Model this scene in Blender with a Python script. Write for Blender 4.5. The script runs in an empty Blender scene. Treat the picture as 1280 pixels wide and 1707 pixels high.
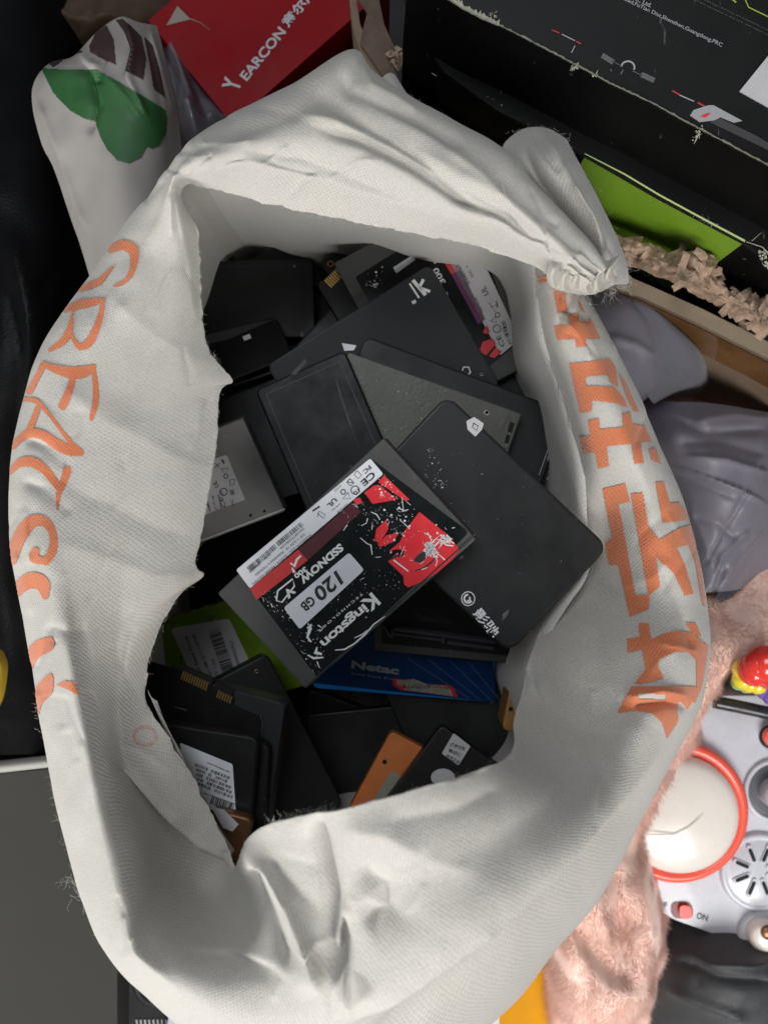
import bpy, math, random
import numpy as np
from mathutils import Vector, Matrix, noise
from mathutils.bvhtree import BVHTree
from mathutils.geometry import tessellate_polygon, intersect_point_line
random.seed(7); rng = np.random.default_rng(7)
SC = bpy.context.scene
COL = SC.collection
# ------------------------------------------------------------------ camera, light
CAMZ = 0.64; F = 1512.0
cam_d = bpy.data.cameras.new('camera'); cam = bpy.data.objects.new('camera', cam_d); COL.objects.link(cam)
cam.location = (0, 0, CAMZ); cam.rotation_euler = (0, 0, 0)
cam_d.sensor_fit = 'VERTICAL'; cam_d.sensor_height = 36; cam_d.lens = 36*F/1707
cam_d.clip_start = 0.01; cam_d.clip_end = 50
cam_d.dof.use_dof = True; cam_d.dof.focus_distance = 0.395; cam_d.dof.aperture_fstop = 11
SC.camera = cam
w = bpy.data.worlds.new('World'); SC.world = w; w.use_nodes = True
bg = w.node_tree.nodes['Background']; bg.inputs[0].default_value = (0.86, 0.93, 1.0, 1); bg.inputs[1].default_value = 0.15
SC.view_settings.view_transform = 'Standard'; SC.view_settings.look = 'None'
SC.view_settings.exposure = 0; SC.view_settings.gamma = 1
def area(name, loc, target, size, power, color):
    d = bpy.data.lights.new(name, 'AREA'); d.shape = 'RECTANGLE'; d.size = size[0]; d.size_y = size[1]; d.energy = power; d.color = color
    o = bpy.data.objects.new(name, d); COL.objects.link(o); o.location = loc
    o.rotation_euler = (Vector(target)-Vector(loc)).to_track_quat('-Z', 'Y').to_euler()
    return o
area('daylight_opening', (0.25, -0.95, 1.05), (0, -.03, .2), (.75, .55), 18, (1.0, .99, .97))
area('daylight_side', (-0.95, -0.6, 0.40), (-.1, -.1, .25), (.3, .3), 11, (1.0, 1.0, .97))
area('shade_light', (-0.25, 0.55, 1.7), (0, 0, .2), (.7, .7), 9.5, (.92, .96, 1.0))

# ------------------------------------------------------------------ helpers
def P(px, py, z):
    d = CAMZ - z
    return Vector(((px-640)*d/F, (853.5-py)*d/F, z))
def srgb(h):
    r = [int(h[i:i+2], 16)/255 for i in (0, 2, 4)]
    return tuple(((c/12.92) if c <= .04045 else ((c+.055)/1.055)**2.4) for c in r) + (1,)
def tag(o, label=None, cat=None, group=None, kind=None):
    if label: o['label'] = label
    if cat: o['category'] = cat
    if group: o['group'] = group
    if kind: o['kind'] = kind
    return o
def mesh(name, V, Fc, mat=None, parent=None, smooth=False, uv=None, inv=False):
    me = bpy.data.meshes.new(name); me.from_pydata([tuple(v) for v in V], [], Fc)
    if mat: me.materials.append(mat)
    if smooth: me.polygons.foreach_set('use_smooth', [True]*len(me.polygons))
    if uv is not None:
        l = me.uv_layers.new(name='UVMap'); idx = np.empty(len(me.loops), 'i'); me.loops.foreach_get('vertex_index', idx)
        l.data.foreach_set('uv', np.asarray(uv, 'f')[idx].ravel())
    me.update()
    o = bpy.data.objects.new(name, me); COL.objects.link(o)
    if parent:
        o.parent = parent
        if inv: o.matrix_parent_inverse = parent_matrix(parent).inverted()
    return o
def parent_matrix(p):
    m = Matrix.LocRotScale(p.location, p.rotation_euler, None) if p.rotation_mode != 'QUATERNION' else Matrix.LocRotScale(p.location, p.rotation_quaternion, None)
    return m if not p.parent else parent_matrix(p.parent) @ m
def empty(name, loc, label, cat, group=None):
    o = bpy.data.objects.new(name, None); COL.objects.link(o); o.location = loc; o.empty_display_size = .02
    return tag(o, label, cat, group)

# materials -----------------------------------------------------------
MATS = {}
def mat(name, col, rough=.5, metal=0, bump=0, bscale=400, var=.0, vscale=30, spec=.5, coat=0, scratch=0, trans=0, sheen=0):
    if name in MATS: return MATS[name]
    m = bpy.data.materials.new(name); m.use_nodes = True; nt = m.node_tree; N = nt.nodes; L = nt.links
    b = N['Principled BSDF']; c = col if len(col) == 4 else tuple(col)+(1,)
    b.inputs['Base Color'].default_value = c; b.inputs['Roughness'].default_value = rough; b.inputs['Metallic'].default_value = metal
    b.inputs['Specular IOR Level'].default_value = spec; b.inputs['Coat Weight'].default_value = coat; b.inputs['Sheen Weight'].default_value = sheen
    if trans:
        b.inputs['Transmission Weight'].default_value = trans
    tc = N.new('ShaderNodeTexCoord')
    if var:
        n = N.new('ShaderNodeTexNoise'); n.inputs['Scale'].default_value = vscale; n.inputs['Detail'].default_value = 6; n.inputs['Roughness'].default_value = .65
        L.new(tc.outputs['Object'], n.inputs['Vector'])
        r = N.new('ShaderNodeMapRange'); r.inputs[1].default_value = .3; r.inputs[2].default_value = .7; r.inputs[3].default_value = 1-var; r.inputs[4].default_value = 1+var
        L.new(n.outputs[0], r.inputs[0])
        v = N.new('ShaderNodeVectorMath'); v.operation = 'SCALE'; v.inputs[0].default_value = c[:3]; L.new(r.outputs[0], v.inputs['Scale'])
        L.new(v.outputs[0], b.inputs['Base Color'])
        r2 = N.new('ShaderNodeMapRange'); r2.inputs[1].default_value = .3; r2.inputs[2].default_value = .7; r2.inputs[3].default_value = max(.04, rough-.12); r2.inputs[4].default_value = min(1, rough+.12)
        L.new(n.outputs[0], r2.inputs[0]); L.new(r2.outputs[0], b.inputs['Roughness'])
        if scratch:     # fine pale scuffs: stretched noise thresholded
            mp = N.new('ShaderNodeMapping'); mp.inputs['Scale'].default_value = (260, 60, 100); mp.inputs['Rotation'].default_value = (0, 0, .5)
            L.new(tc.outputs['Object'], mp.inputs[0])
            n2 = N.new('ShaderNodeTexNoise'); n2.inputs['Scale'].default_value = 1; n2.inputs['Detail'].default_value = 3; L.new(mp.outputs[0], n2.inputs['Vector'])
            n3 = N.new('ShaderNodeTexVoronoi'); n3.inputs['Scale'].default_value = 240; n3.inputs['Randomness'].default_value = 1; L.new(tc.outputs['Object'], n3.inputs['Vector'])
            t = N.new('ShaderNodeMapRange'); t.inputs[1].default_value = .70; t.inputs[2].default_value = .76; L.new(n2.outputs[0], t.inputs[0])
            t3 = N.new('ShaderNodeMapRange'); t3.inputs[1].default_value = .07; t3.inputs[2].default_value = .03; L.new(n3.outputs['Distance'], t3.inputs[0])
            n4 = N.new('ShaderNodeTexNoise'); n4.inputs['Scale'].default_value = 60; L.new(tc.outputs['Object'], n4.inputs['Vector'])
            t4 = N.new('ShaderNodeMapRange'); t4.inputs[1].default_value = .56; t4.inputs[2].default_value = .62; L.new(n4.outputs[0], t4.inputs[0])
            mm = N.new('ShaderNodeMath'); mm.operation = 'MULTIPLY'; L.new(t3.outputs[0], mm.inputs[0]); L.new(t4.outputs[0], mm.inputs[1])
            mx = N.new('ShaderNodeMath'); mx.operation = 'MAXIMUM'; L.new(t.outputs[0], mx.inputs[0]); L.new(mm.outputs[0], mx.inputs[1])
            ms = N.new('ShaderNodeMath'); ms.operation = 'MULTIPLY'; ms.inputs[1].default_value = scratch; L.new(mx.outputs[0], ms.inputs[0])
            mc = N.new('ShaderNodeMix'); mc.data_type = 'RGBA'; L.new(ms.outputs[0], mc.inputs[0]); L.new(v.outputs[0], mc.inputs[6]); mc.inputs[7].default_value = (.45, .44, .42, 1)
            L.new(mc.outputs[2], b.inputs['Base Color'])
    if bump:
        n = N.new('ShaderNodeTexNoise'); n.inputs['Scale'].default_value = bscale; n.inputs['Detail'].default_value = 4
        L.new(tc.outputs['Object'], n.inputs['Vector'])
        bp = N.new('ShaderNodeBump'); bp.inputs['Strength'].default_value = bump; bp.inputs['Distance'].default_value = .0006
        L.new(n.outputs[0], bp.inputs['Height']); L.new(bp.outputs[0], b.inputs['Normal'])
    MATS[name] = m; return m

def fabric(name, col, dots=.5, spacing=.0013, transl=.25, dirt=.12, warm=(.62, .58, .46, 1), dotcol=.82, stripe=False):
    m = bpy.data.materials.new(name); m.use_nodes = True; nt = m.node_tree; N = nt.nodes; L = nt.links
    b = N['Principled BSDF']; out = N['Material Output']
    b.inputs['Roughness'].default_value = .85; b.inputs['Sheen Weight'].default_value = .25; b.inputs['Specular IOR Level'].default_value = .25
    tc = N.new('ShaderNodeTexCoord'); geo = N.new('ShaderNodeNewGeometry')
    mp = N.new('ShaderNodeMapping'); mp.inputs['Rotation'].default_value = (0, 0, .75); mp.inputs['Scale'].default_value = (1/spacing,)*3
    L.new(tc.outputs['UV'], mp.inputs[0])
    # slight wobble so that the embossing is not a perfect lattice
    wn = N.new('ShaderNodeTexNoise'); wn.inputs['Scale'].default_value = .18; wn.inputs['Detail'].default_value = 2; L.new(mp.outputs[0], wn.inputs['Vector'])
    wv = N.new('ShaderNodeVectorMath'); wv.operation = 'MULTIPLY_ADD'; wv.inputs[1].default_value = (1.2, 1.2, 0); L.new(wn.outputs['Color'], wv.inputs[0]); L.new(mp.outputs[0], wv.inputs[2])
    vo = N.new('ShaderNodeTexVoronoi'); vo.voronoi_dimensions = '2D'; vo.inputs['Scale'].default_value = 1; vo.inputs['Randomness'].default_value = .12; L.new(wv.outputs[0], vo.inputs['Vector'])
    dr = N.new('ShaderNodeMapRange'); dr.inputs[1].default_value = .15; dr.inputs[2].default_value = .42; L.new(vo.outputs['Distance'], dr.inputs[0])   # 0 in the dot
    # where the embossing shows
    an = N.new('ShaderNodeTexNoise'); an.inputs['Scale'].default_value = 14; an.inputs['Detail'].default_value = 3; L.new(tc.outputs['Object'], an.inputs['Vector'])
    ar = N.new('ShaderNodeMapRange'); ar.inputs[1].default_value = .35; ar.inputs[2].default_value = .62; ar.inputs[3].default_value = .35; L.new(an.outputs[0], ar.inputs[0])
    inv = N.new('ShaderNodeMath'); inv.operation = 'SUBTRACT'; inv.inputs[0].default_value = 1; L.new(dr.outputs[0], inv.inputs[1])
    dm = N.new('ShaderNodeMath'); dm.operation = 'MULTIPLY'; L.new(inv.outputs[0], dm.inputs[0]); L.new(ar.outputs[0], dm.inputs[1])
    fn = N.new('ShaderNodeTexNoise'); fn.inputs['Scale'].default_value = 900; fn.inputs['Detail'].default_value = 3; L.new(tc.outputs['Object'], fn.inputs['Vector'])
    # grime
    dn = N.new('ShaderNodeTexNoise'); dn.inputs['Scale'].default_value = 22; dn.inputs['Detail'].default_value = 7; dn.inputs['Roughness'].default_value = .62; L.new(tc.outputs['Object'], dn.inputs['Vector'])
    dd = N.new('ShaderNodeMapRange'); dd.inputs[1].default_value = .48; dd.inputs[2].default_value = .78; dd.inputs[4].default_value = dirt*3; L.new(dn.outputs[0], dd.inputs[0])
    mc = N.new('ShaderNodeMix'); mc.data_type = 'RGBA'; L.new(dd.outputs[0], mc.inputs[0]); mc.inputs[6].default_value = col; mc.inputs[7].default_value = warm
    m2 = N.new('ShaderNodeMix'); m2.data_type = 'RGBA'; m2.blend_type = 'MULTIPLY'; L.new(dm.outputs[0], m2.inputs[0]); L.new(mc.outputs[2], m2.inputs[6]); m2.inputs[7].default_value = (dotcol, dotcol, dotcol, 1)
    fr = N.new('ShaderNodeMapRange'); fr.inputs[1].default_value = .3; fr.inputs[2].default_value = .7; fr.inputs[3].default_value = .93; fr.inputs[4].default_value = 1.05; L.new(fn.outputs[0], fr.inputs[0])
    vs = N.new('ShaderNodeVectorMath'); vs.operation = 'SCALE'; L.new(m2.outputs[2], vs.inputs[0]); L.new(fr.outputs[0], vs.inputs['Scale'])
    L.new(vs.outputs[0], b.inputs['Base Color'])
    # bumps
    add = N.new('ShaderNodeMath'); add.operation = 'MULTIPLY_ADD'; add.inputs[1].default_value = -1.0*dots*2; L.new(dm.outputs[0], add.inputs[0]); L.new(fn.outputs[0], add.inputs[2])
    mid = N.new('ShaderNodeTexNoise'); mid.inputs['Scale'].default_value = 120; mid.inputs['Detail'].default_value = 3; L.new(tc.outputs['Object'], mid.inputs['Vector'])
    ad2 = N.new('ShaderNodeMath'); ad2.operation = 'MULTIPLY_ADD'; ad2.inputs[1].default_value = 1.6; L.new(mid.outputs[0], ad2.inputs[0]); L.new(add.outputs[0], ad2.inputs[2])
    bp = N.new('ShaderNodeBump'); bp.inputs['Strength'].default_value = .32; bp.inputs['Distance'].default_value = .0005
    L.new(ad2.outputs[0], bp.inputs['Height']); L.new(bp.outputs[0], b.inputs['Normal'])
    if transl:
        t = N.new('ShaderNodeBsdfTranslucent'); L.new(vs.outputs[0], t.inputs[0]); L.new(bp.outputs[0], t.inputs['Normal'])
        mx = N.new('ShaderNodeMixShader'); mx.inputs[0].default_value = transl; L.new(b.outputs[0], mx.inputs[1]); L.new(t.outputs[0], mx.inputs[2]); L.new(mx.outputs[0], out.inputs[0])
    return m

BAG = fabric('nonwoven_white', (.60, .572, .53, 1))
BAGIN = fabric('nonwoven_inner', (.60, .58, .55, 1), dots=.3, transl=.15)
INK = fabric('orange_ink', (.62, .19, .085, 1), dots=.6, spacing=.0013, transl=.1, dirt=.12, warm=(.55, .25, .15, 1), dotcol=.78)
PAPER = mat('white_paper_bag', (.27, .25, .235), .7, bump=.3, bscale=60, var=.08, vscale=40)
BLK = mat('black_plastic', (.009, .009, .0095), .42, spec=.3, bump=.12, bscale=2500, var=.3, vscale=40, scratch=.5)
BLK2 = mat('soft_black_plastic', (.0095, .0095, .010), .42, spec=.35, bump=.1, bscale=3000, var=.25, vscale=25, scratch=.4)
GLOSS = mat('glossy_black_plastic', (.004, .004, .005), .34, var=.3, vscale=50, scratch=.2, spec=.12)
DGREY = mat('dark_grey_plastic', (.028, .030, .032), .42, spec=.25, bump=.08, bscale=3000, var=.12, vscale=20, scratch=.08)
GREYM = mat('grey_painted_metal', (.068, .068, .065), .45, metal=.2, spec=.25, bump=.08, bscale=2500, var=.12, vscale=30, scratch=.1)
WORN = mat('worn_grey_metal', (.085, .085, .075), .42, metal=.4, spec=.3, bump=.15, bscale=500, var=.25, vscale=35, scratch=.5)
SILVER = mat('brushed_silver', (.15, .148, .145), .42, metal=.6, spec=.3, bump=.05, bscale=1500, var=.1, vscale=60)
BLUE = mat('blue_case', (.02, .30, .90), .38, metal=.2, var=.1, vscale=60)
NAVY = mat('navy_label', (.006, .035, .12), .35, spec=.2, var=.2, vscale=40)
GREEN = mat('green_metal', (.17, .28, .018), .3, metal=.35, var=.12, vscale=50)
ORANGE = mat('orange_case', (.50, .14, .03), .45, var=.15, vscale=60)
BROWNG = mat('bronze_case', (.20, .10, .045), .32, metal=.7, var=.15, vscale=80)
GOLD = mat('gold_contacts', (.75, .50, .18), .3, metal=.9)
BRASS = mat('brass_insert', (.45, .25, .12), .35, metal=.9)
STEEL = mat('screw_steel', (.42, .41, .40), .3, metal=.9)
STK = mat('white_sticker', (.64, .65, .68), .4, var=.06, vscale=80)
STKG = mat('grey_white_sticker', (.46, .45, .46), .5, var=.08, vscale=80)
SBLK = mat('sticker_black', (.004, .006, .006), .35, spec=.25, var=.2, vscale=90)
TXT = mat('black_print', (.018, .018, .02), .5)
WTXT = mat('white_print', (.72, .72, .72), .45)
DWTXT = mat('dull_white_print', (.30, .31, .33), .5)
RED = mat('sticker_red', (.68, .025, .035), .38, var=.06, vscale=90)
RED2 = mat('sticker_band_red', (.50, .035, .035), .38, var=.06)
MAROON = mat('sticker_maroon', (.075, .014, .022), .35, var=.06)
PURPLE = mat('sticker_purple', (.11, .025, .085), .35, var=.06)
HOLE = mat('hole_black', (.002, .002, .002), .8)

# numeric pose from the outline -----------------------------------------
def rot_from_vec(v):
    a = np.linalg.norm(v)
    if a < 1e-9: return np.eye(3)
    k = v/a; K = np.array([[0, -k[2], k[1]], [k[2], 0, -k[0]], [-k[1], k[0], 0]])
    return np.eye(3)+math.sin(a)*K+(1-math.cos(a))*K@K
def proj(W):
    d = CAMZ-W[:, 2]
    return np.stack([640+W[:, 0]*F/d, 853.5-W[:, 1]*F/d], 1)
def fit_pose(corners, L, Wd, z, tilt=(0, 0), ws=60, wt=25):
    c = np.array(corners, float); ctr = c.mean(0)
    ax = (c[1]-c[0])+(c[2]-c[3]); a0 = math.atan2(-ax[1], ax[0])
    X0 = P(ctr[0], ctr[1], z)
    base = np.array([[-L/2, Wd/2, 0], [L/2, Wd/2, 0], [L/2, -Wd/2, 0], [-L/2, -Wd/2, 0]])
    def R_(p):     # tilt in world x,y applied after the turn about z
        return rot_from_vec(np.array([p[3], p[4], 0.]))@rot_from_vec(np.array([0, 0, p[2]]))
    def res(p):
        W = (R_(p)@(base*np.array([p[5], p[6], 1])).T).T+np.array([p[0], p[1], z])
        r = (proj(W)-c).ravel()
        return np.concatenate([r, [(p[5]-1)*ws, (p[6]-1)*ws, (p[3]-tilt[0])*wt*4, (p[4]-tilt[1])*wt*4]])
    p = np.array([X0.x, X0.y, a0, tilt[0], tilt[1], 1.0, 1.0])
    lam = 1e-3; r = res(p); e = r@r
    for it in range(60):
        J = np.zeros((len(r), 7))
        for i in range(7):
            q = p.copy(); h = 1e-6; q[i] += h; J[:, i] = (res(q)-r)/h
        A = J.T@J
        step = np.linalg.solve(A+lam*np.diag(np.diag(A)+1e-9), -J.T@r)
        q = p+step; rq = res(q); eq = rq@rq
        if eq < e: p, r, e, lam = q, rq, eq, lam*.4
        else: lam *= 4
    return p, R_(p), math.sqrt((r[:8]**2).mean())
PLACED = []      # drives already laid, the topmost first: a later one must pass below them
def settle(corners, L, W, z, tilt, ws, wt, T):
    for it in range(7):
        p, R, err = fit_pose(corners, L, W, z, tilt, ws, wt)
        C = np.array([p[0], p[1], z]); worst = 0
        u = np.linspace(-.49, .49, 15); g = np.array([[a*L*p[5], b*W*p[6], 0] for a in u for b in u]); G = (R@g.T).T+C
        for (C2, R2, L2, W2, T2) in PLACED:
            n2 = R2[:, 2]
            h = ((C2-G)@n2)/n2[2]                          # vertical distance up to the other lid plane
            Q = G.copy(); Q[:, 2] += h; l = (R2.T@(Q-C2).T).T
            m = (abs(l[:, 0]) < L2/2-.0005) & (abs(l[:, 1]) < W2/2-.0005)
            if m.any(): worst = max(worst, float((T2/n2[2]-h[m]).max())+.0003)
        if worst <= .0004: break
        z -= worst
    return p, R, err, z
class Drive:
    pass
def rrect(L, W, r, seg=5, inset=0):
    r = max(r-inset, .0002); hx, hy = L/2-inset-r, W/2-inset-r; o = []
    for cx, cy, a in ((hx, hy, 0), (-hx, hy, 90), (-hx, -hy, 180), (hx, -hy, 270)):
        for k in range(seg+1):
            t = math.radians(a+90*k/seg); o.append((cx+r*math.cos(t), cy+r*math.sin(t)))
    return o
def loft(rings, cap=True):
    n = len(rings[0]); V = [v for r in rings for v in r]; Fc = []
    for i in range(len(rings)-1):
        for k in range(n):
            a, b = i*n+k, i*n+(k+1) % n; Fc.append((a+n, b+n, b, a))
    if cap:
        Fc.append(tuple(range(n))); Fc.append(tuple(reversed(range((len(rings)-1)*n, len(rings)*n))))
    return V, Fc
def case_mesh(L, W, T, r, bev):
    rings = []
    for ins, z in ((bev*1.0, 0), (bev*.45, -bev*.12), (bev*.12, -bev*.5), (0, -bev*1.1), (0, -T+bev*.6), (bev*.6, -T)):
        rings.append([(x, y, z) for x, y in rrect(L, W, r, 5, ins)])
    return loft(rings)
def drive(label, corners, z, material, r=.003, bev=.0006, T=.007, tilt=(0, 0), cat='solid state drive', group=None, L=.1, W=.07, ws=60, wt=25, lip=None, name='solid_state_drive'):
    z0 = z; p, R, err, z = settle(corners, L, W, z, tilt, ws, wt, T)
    D = Drive(); D.L, D.W, D.T = L*p[5], W*p[6], T
    PLACED.append((np.array([p[0], p[1], z]), R, D.L, D.W, T))
    M = Matrix([list(R[i])+[[p[0], p[1], z][i]] for i in range(3)]+[[0, 0, 0, 1]])
    print('DRIVE %-50s s=%.2f,%.2f tilt=%.0f,%.0f err=%.1f z %.3f -> %.3f' % (label[:50], p[5], p[6], math.degrees(p[3]), math.degrees(p[4]), err, z0, z))
    o = empty(name, (0, 0, 0), label, cat, group); o.rotation_mode = 'QUATERNION'
    o.location = M.translation; o.rotation_quaternion = M.to_quaternion()
    D.o = o; D.M = M; D.Mi = M.inverted(); D.h = .0001; D.mat = material
    V, Fc = case_mesh(D.L, D.W, T, r, bev)
    D.case = mesh('case', V, Fc, material, o)
    if T >= .006 and L > .05:      # the parting line round the side of the shell
        Va = [(x, y, -T*.72) for x, y in rrect(D.L, D.W, r, 5, -.00006)]; Vb = [(x, y, -T*.72-.00035) for x, y in rrect(D.L, D.W, r, 5, -.00006)]
        n = len(Va); mesh('shell_seam', Va+Vb, [(k, n+k, n+(k+1) % n, (k+1) % n) for k in range(n)], HOLE, o)
    if lip:      # a thin raised or recessed line round the lid
        Vo = [(x, y, .00012) for x, y in rrect(D.L, D.W, r, 5, lip)]; Vi = [(x, y, .00012) for x, y in rrect(D.L, D.W, r, 5, lip+.0004)]
        n = len(Vo); mesh('lid_seam', Vo+Vi, [(k, (k+1) % n, n+(k+1) % n, n+k) for k in range(n)], HOLE if material not in (BLK, BLK2, GLOSS) else DGREY, o)
    return D
def loc(D, px, py, h=0.0):
    """the point of the drive's lid plane that lies behind this pixel, in the drive's own frame"""
    o = D.Mi @ Vector((0, 0, CAMZ)); q = D.Mi @ P(px, py, 0.0); d = q-o
    t = (h-o.z)/d.z; v = o+d*t
    return Vector((v.x, v.y, h))
class Acc:
    def __init__(s): s.V = []; s.F = []
    def add(s, V, Fc):
        n = len(s.V); s.V += [tuple(v) for v in V]; s.F += [tuple(i+n for i in f) for f in Fc]
    def build(s, name, m, parent=None, smooth=False): return mesh(name, s.V, s.F, m, parent, smooth)
def prism(poly, h0, h1):
    """poly: 2D points; a plate between heights h0 and h1"""
    n = len(poly); V = [(x, y, h1) for x, y in poly]+[(x, y, h0) for x, y in poly]
    A = sum(poly[i][0]*poly[(i+1) % n][1]-poly[(i+1) % n][0]*poly[i][1] for i in range(n))
    tris = tessellate_polygon([[Vector((x, y, 0)) for x, y in poly]])
    top = []
    for t in tris:
        a, b, c = [Vector(poly[i]) for i in t]
        cr = (b-a).x*(c-a).y-(b-a).y*(c-a).x
        top.append(tuple(t) if cr > 0 else tuple(reversed(t)))
    Fc = top+[tuple(reversed([i+n for i in t])) for t in top]
    for i in range(n):
        j = (i+1) % n; Fc.append((i, i+n, j+n, j) if A > 0 else (j, j+n, i+n, i))
    return V, Fc
def smooth_poly(pts, k=4):
    n = len(pts); o = []
    for i in range(n):
        p0, p1, p2, p3 = [np.array(pts[(i+j-1) % n], float) for j in range(4)]
        for q in range(k):
            t = q/k; o.append(tuple(.5*((2*p1)+(-p0+p2)*t+(2*p0-5*p1+4*p2-p3)*t*t+(-p0+3*p1-3*p2+p3)*t**3)))
    return o
def round_corners(pts, r, seg=4):
    n = len(pts); o = []
    for i in range(n):
        a, b, c = [Vector(pts[(i+j-1) % n]) for j in range(3)]
        u = (a-b).normalized(); v = (c-b).normalized(); rr = min(r, (a-b).length*.45, (c-b).length*.45)
        s, e = b+u*rr, b+v*rr
        for k in range(seg+1):
            t = k/seg; q = s*(1-t)**2+b*2*t*(1-t)+e*t*t; o.append((q.x, q.y))
    return o
def patch_on(D, pts, m, name='sticker', h=.00012, t=.0001, r=0, sm=False, parent=None):
    l = [tuple(loc(D, *p, D.h)[:2]) for p in pts]
    if r: l = round_corners(l, r)
    if sm: l = smooth_poly(l)
    V, Fc = prism(l, h-t, h)
    o = mesh(name, V, Fc, m, parent or D.o)
    return o
_tcache = {}
def text_mesh(body, bold=0, shear=0, spacing=1.0):
    key = (body, bold, shear, spacing)
    if key in _tcache: return _tcache[key]
    cu = bpy.data.curves.new('t', 'FONT'); cu.body = body; cu.size = 1; cu.offset = bold; cu.shear = shear; cu.space_character = spacing; cu.resolution_u = 3
    ob = bpy.data.objects.new('t', cu); COL.objects.link(ob)
    dg = bpy.context.evaluated_depsgraph_get(); dg.update()
    me = ob.evaluated_get(dg).to_mesh()
    V = [tuple(v.co) for v in me.vertices]; Fc = [tuple(f.vertices) for f in me.polygons]
    ob.evaluated_get(dg).to_mesh_clear(); bpy.data.objects.remove(ob); bpy.data.curves.remove(cu)
    if not V: V = [(0, 0, 0)]
    xs = [v[0] for v in V]; ys = [v[1] for v in V]
    r = (V, Fc, min(xs), max(xs), min(ys), max(ys)); _tcache[key] = r; return r
def put_text(acc, body, A, B, hgt, lo, bold=0.0, shear=0, spacing=1.0):
    """A,B: px of the ends of the baseline; hgt: px height of the ink; lo: px -> surface frame (Vector, height included)"""
    V, Fc, x0, x1, y0, y1 = text_mesh(body, bold, shear, spacing)
    a = Vector(lo(*A)); b = Vector(lo(*B)); u = b-a
    d = (Vector(B)-Vector(A)).length; up = Vector((u.y, -u.x, 0))*-1      # left of the reading direction
    up = up/u.length*(u.length/d*hgt)
    o = []
    for x, y, _ in V:
        q = a+u*((x-x0)/(x1-x0))+up*((y-y0)/(y1-y0)); o.append((q.x, q.y, a.z))
    acc.add(o, Fc)
def barcode(acc, A, B, hgt, lo, n=46, seed=1, fill=.5):
    r = random.Random(seed); a = Vector(lo(*A)); b = Vector(lo(*B)); u = b-a; d = (Vector(B)-Vector(A)).length
    up = Vector((-u.y, u.x, 0))/u.length*(u.length/d*hgt); t = 0; c = 1.0/n
    while t < 1:
        wd = c*r.choice((.5, .5, .9, 1.3)); e = min(1, t+wd)
        p, q = a+u*t, a+u*e; acc.add([p, q, q+up, p+up], [(0, 1, 2, 3)])
        t = e+c*r.choice((.4, .6, 1.0))
def specks(acc, polyPx, n, lo, smin, smax, seed, long=.3):
    """chips of white: small irregular flecks scattered in a quad given in px"""
    r = random.Random(seed); a, b, c, d = [Vector(lo(*p)) for p in polyPx]
    for _ in range(n):
        u, v = r.random(), r.random(); p = (a*(1-u)+b*u)*(1-v)+(d*(1-u)+c*u)*v
        s = smin+(smax-smin)*r.random()**3; k = r.randint(4, 7); th = r.random()*6.28; el = 1 if r.random() > long else r.uniform(2.5, 6)
        pts = []
        for i in range(k):
            an = 6.283*i/k; q = Vector((math.cos(an)*s*el, math.sin(an)*s/(el**.5), 0))*r.uniform(.55, 1.1)
            pts.append(p+Vector((q.x*math.cos(th)-q.y*math.sin(th), q.x*math.sin(th)+q.y*math.cos(th), 0)))
        m = sum(pts, Vector((0, 0, 0)))/k
        acc.add([m]+pts, [(0, i+1, (i+1) % k+1) for i in range(k)])
def strokes2d(acc, pts, wd, lo, hh=None):
    """a brush line of px width wd (a number or one per point) laid on a face"""
    pts = [Vector(p) for p in pts]; n = len(pts); V = []
    for i, p in enumerate(pts):
        t = (pts[min(i+1, n-1)]-pts[max(i-1, 0)]).normalized(); nn = Vector((-t.y, t.x)); w_ = (wd[i] if isinstance(wd, (list, tuple)) else wd)/2
        V += [lo(*(p+nn*w_)), lo(*(p-nn*w_))]
    acc.add(V, [(2*i, 2*i+1, 2*i+3, 2*i+2) for i in range(n-1)])
def LO(D, h): return lambda x, y: loc(D, x, y, h)
def LZ(z): return lambda x, y: P(x, y, z)
def screw(D, px, py, rad=.0013, m=BRASS, name='screw_insert'):
    c = loc(D, px, py, 0); V = []; Fc = []
    prof = ((rad, .00005), (rad*.93, .00035), (rad*.62, .00035), (rad*.55, .0001))
    n = 16
    for r_, z_ in prof: V += [(c.x+r_*math.cos(6.283*k/n), c.y+r_*math.sin(6.283*k/n), z_) for k in range(n)]
    for i in range(3):
        for k in range(n): Fc.append((i*n+k, i*n+(k+1) % n, (i+1)*n+(k+1) % n, (i+1)*n+k))
    o = mesh(name, V, Fc, m, D.o, True)
    mesh('screw_hole', [(c.x+rad*.58*math.cos(6.283*k/n), c.y+rad*.58*math.sin(6.283*k/n), .00015) for k in range(n)], [tuple(range(n))], HOLE, o)
def contacts(D, A, B, hgt, n, m=GOLD, h=.0004, name='gold_contacts'):
    acc = Acc(); a = loc(D, *A, h); b = loc(D, *B, h); u = b-a; d = (Vector(B)-Vector(A)).length; up = Vector((-u.y, u.x, 0))/u.length*(u.length/d*hgt)
    for i in range(n):
        p = a+u*((i+.12)/n); q = a+u*((i+.72)/n)
        x = [p, q, q+up, p+up]; V = x+[v-Vector((0, 0, .0003)) for v in x]
        acc.add(V, [(0, 1, 2, 3), (0, 4, 5, 1), (1, 5, 6, 2), (2, 6, 7, 3), (3, 7, 4, 0)])
    return acc.build(name, m, D.o)

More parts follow.
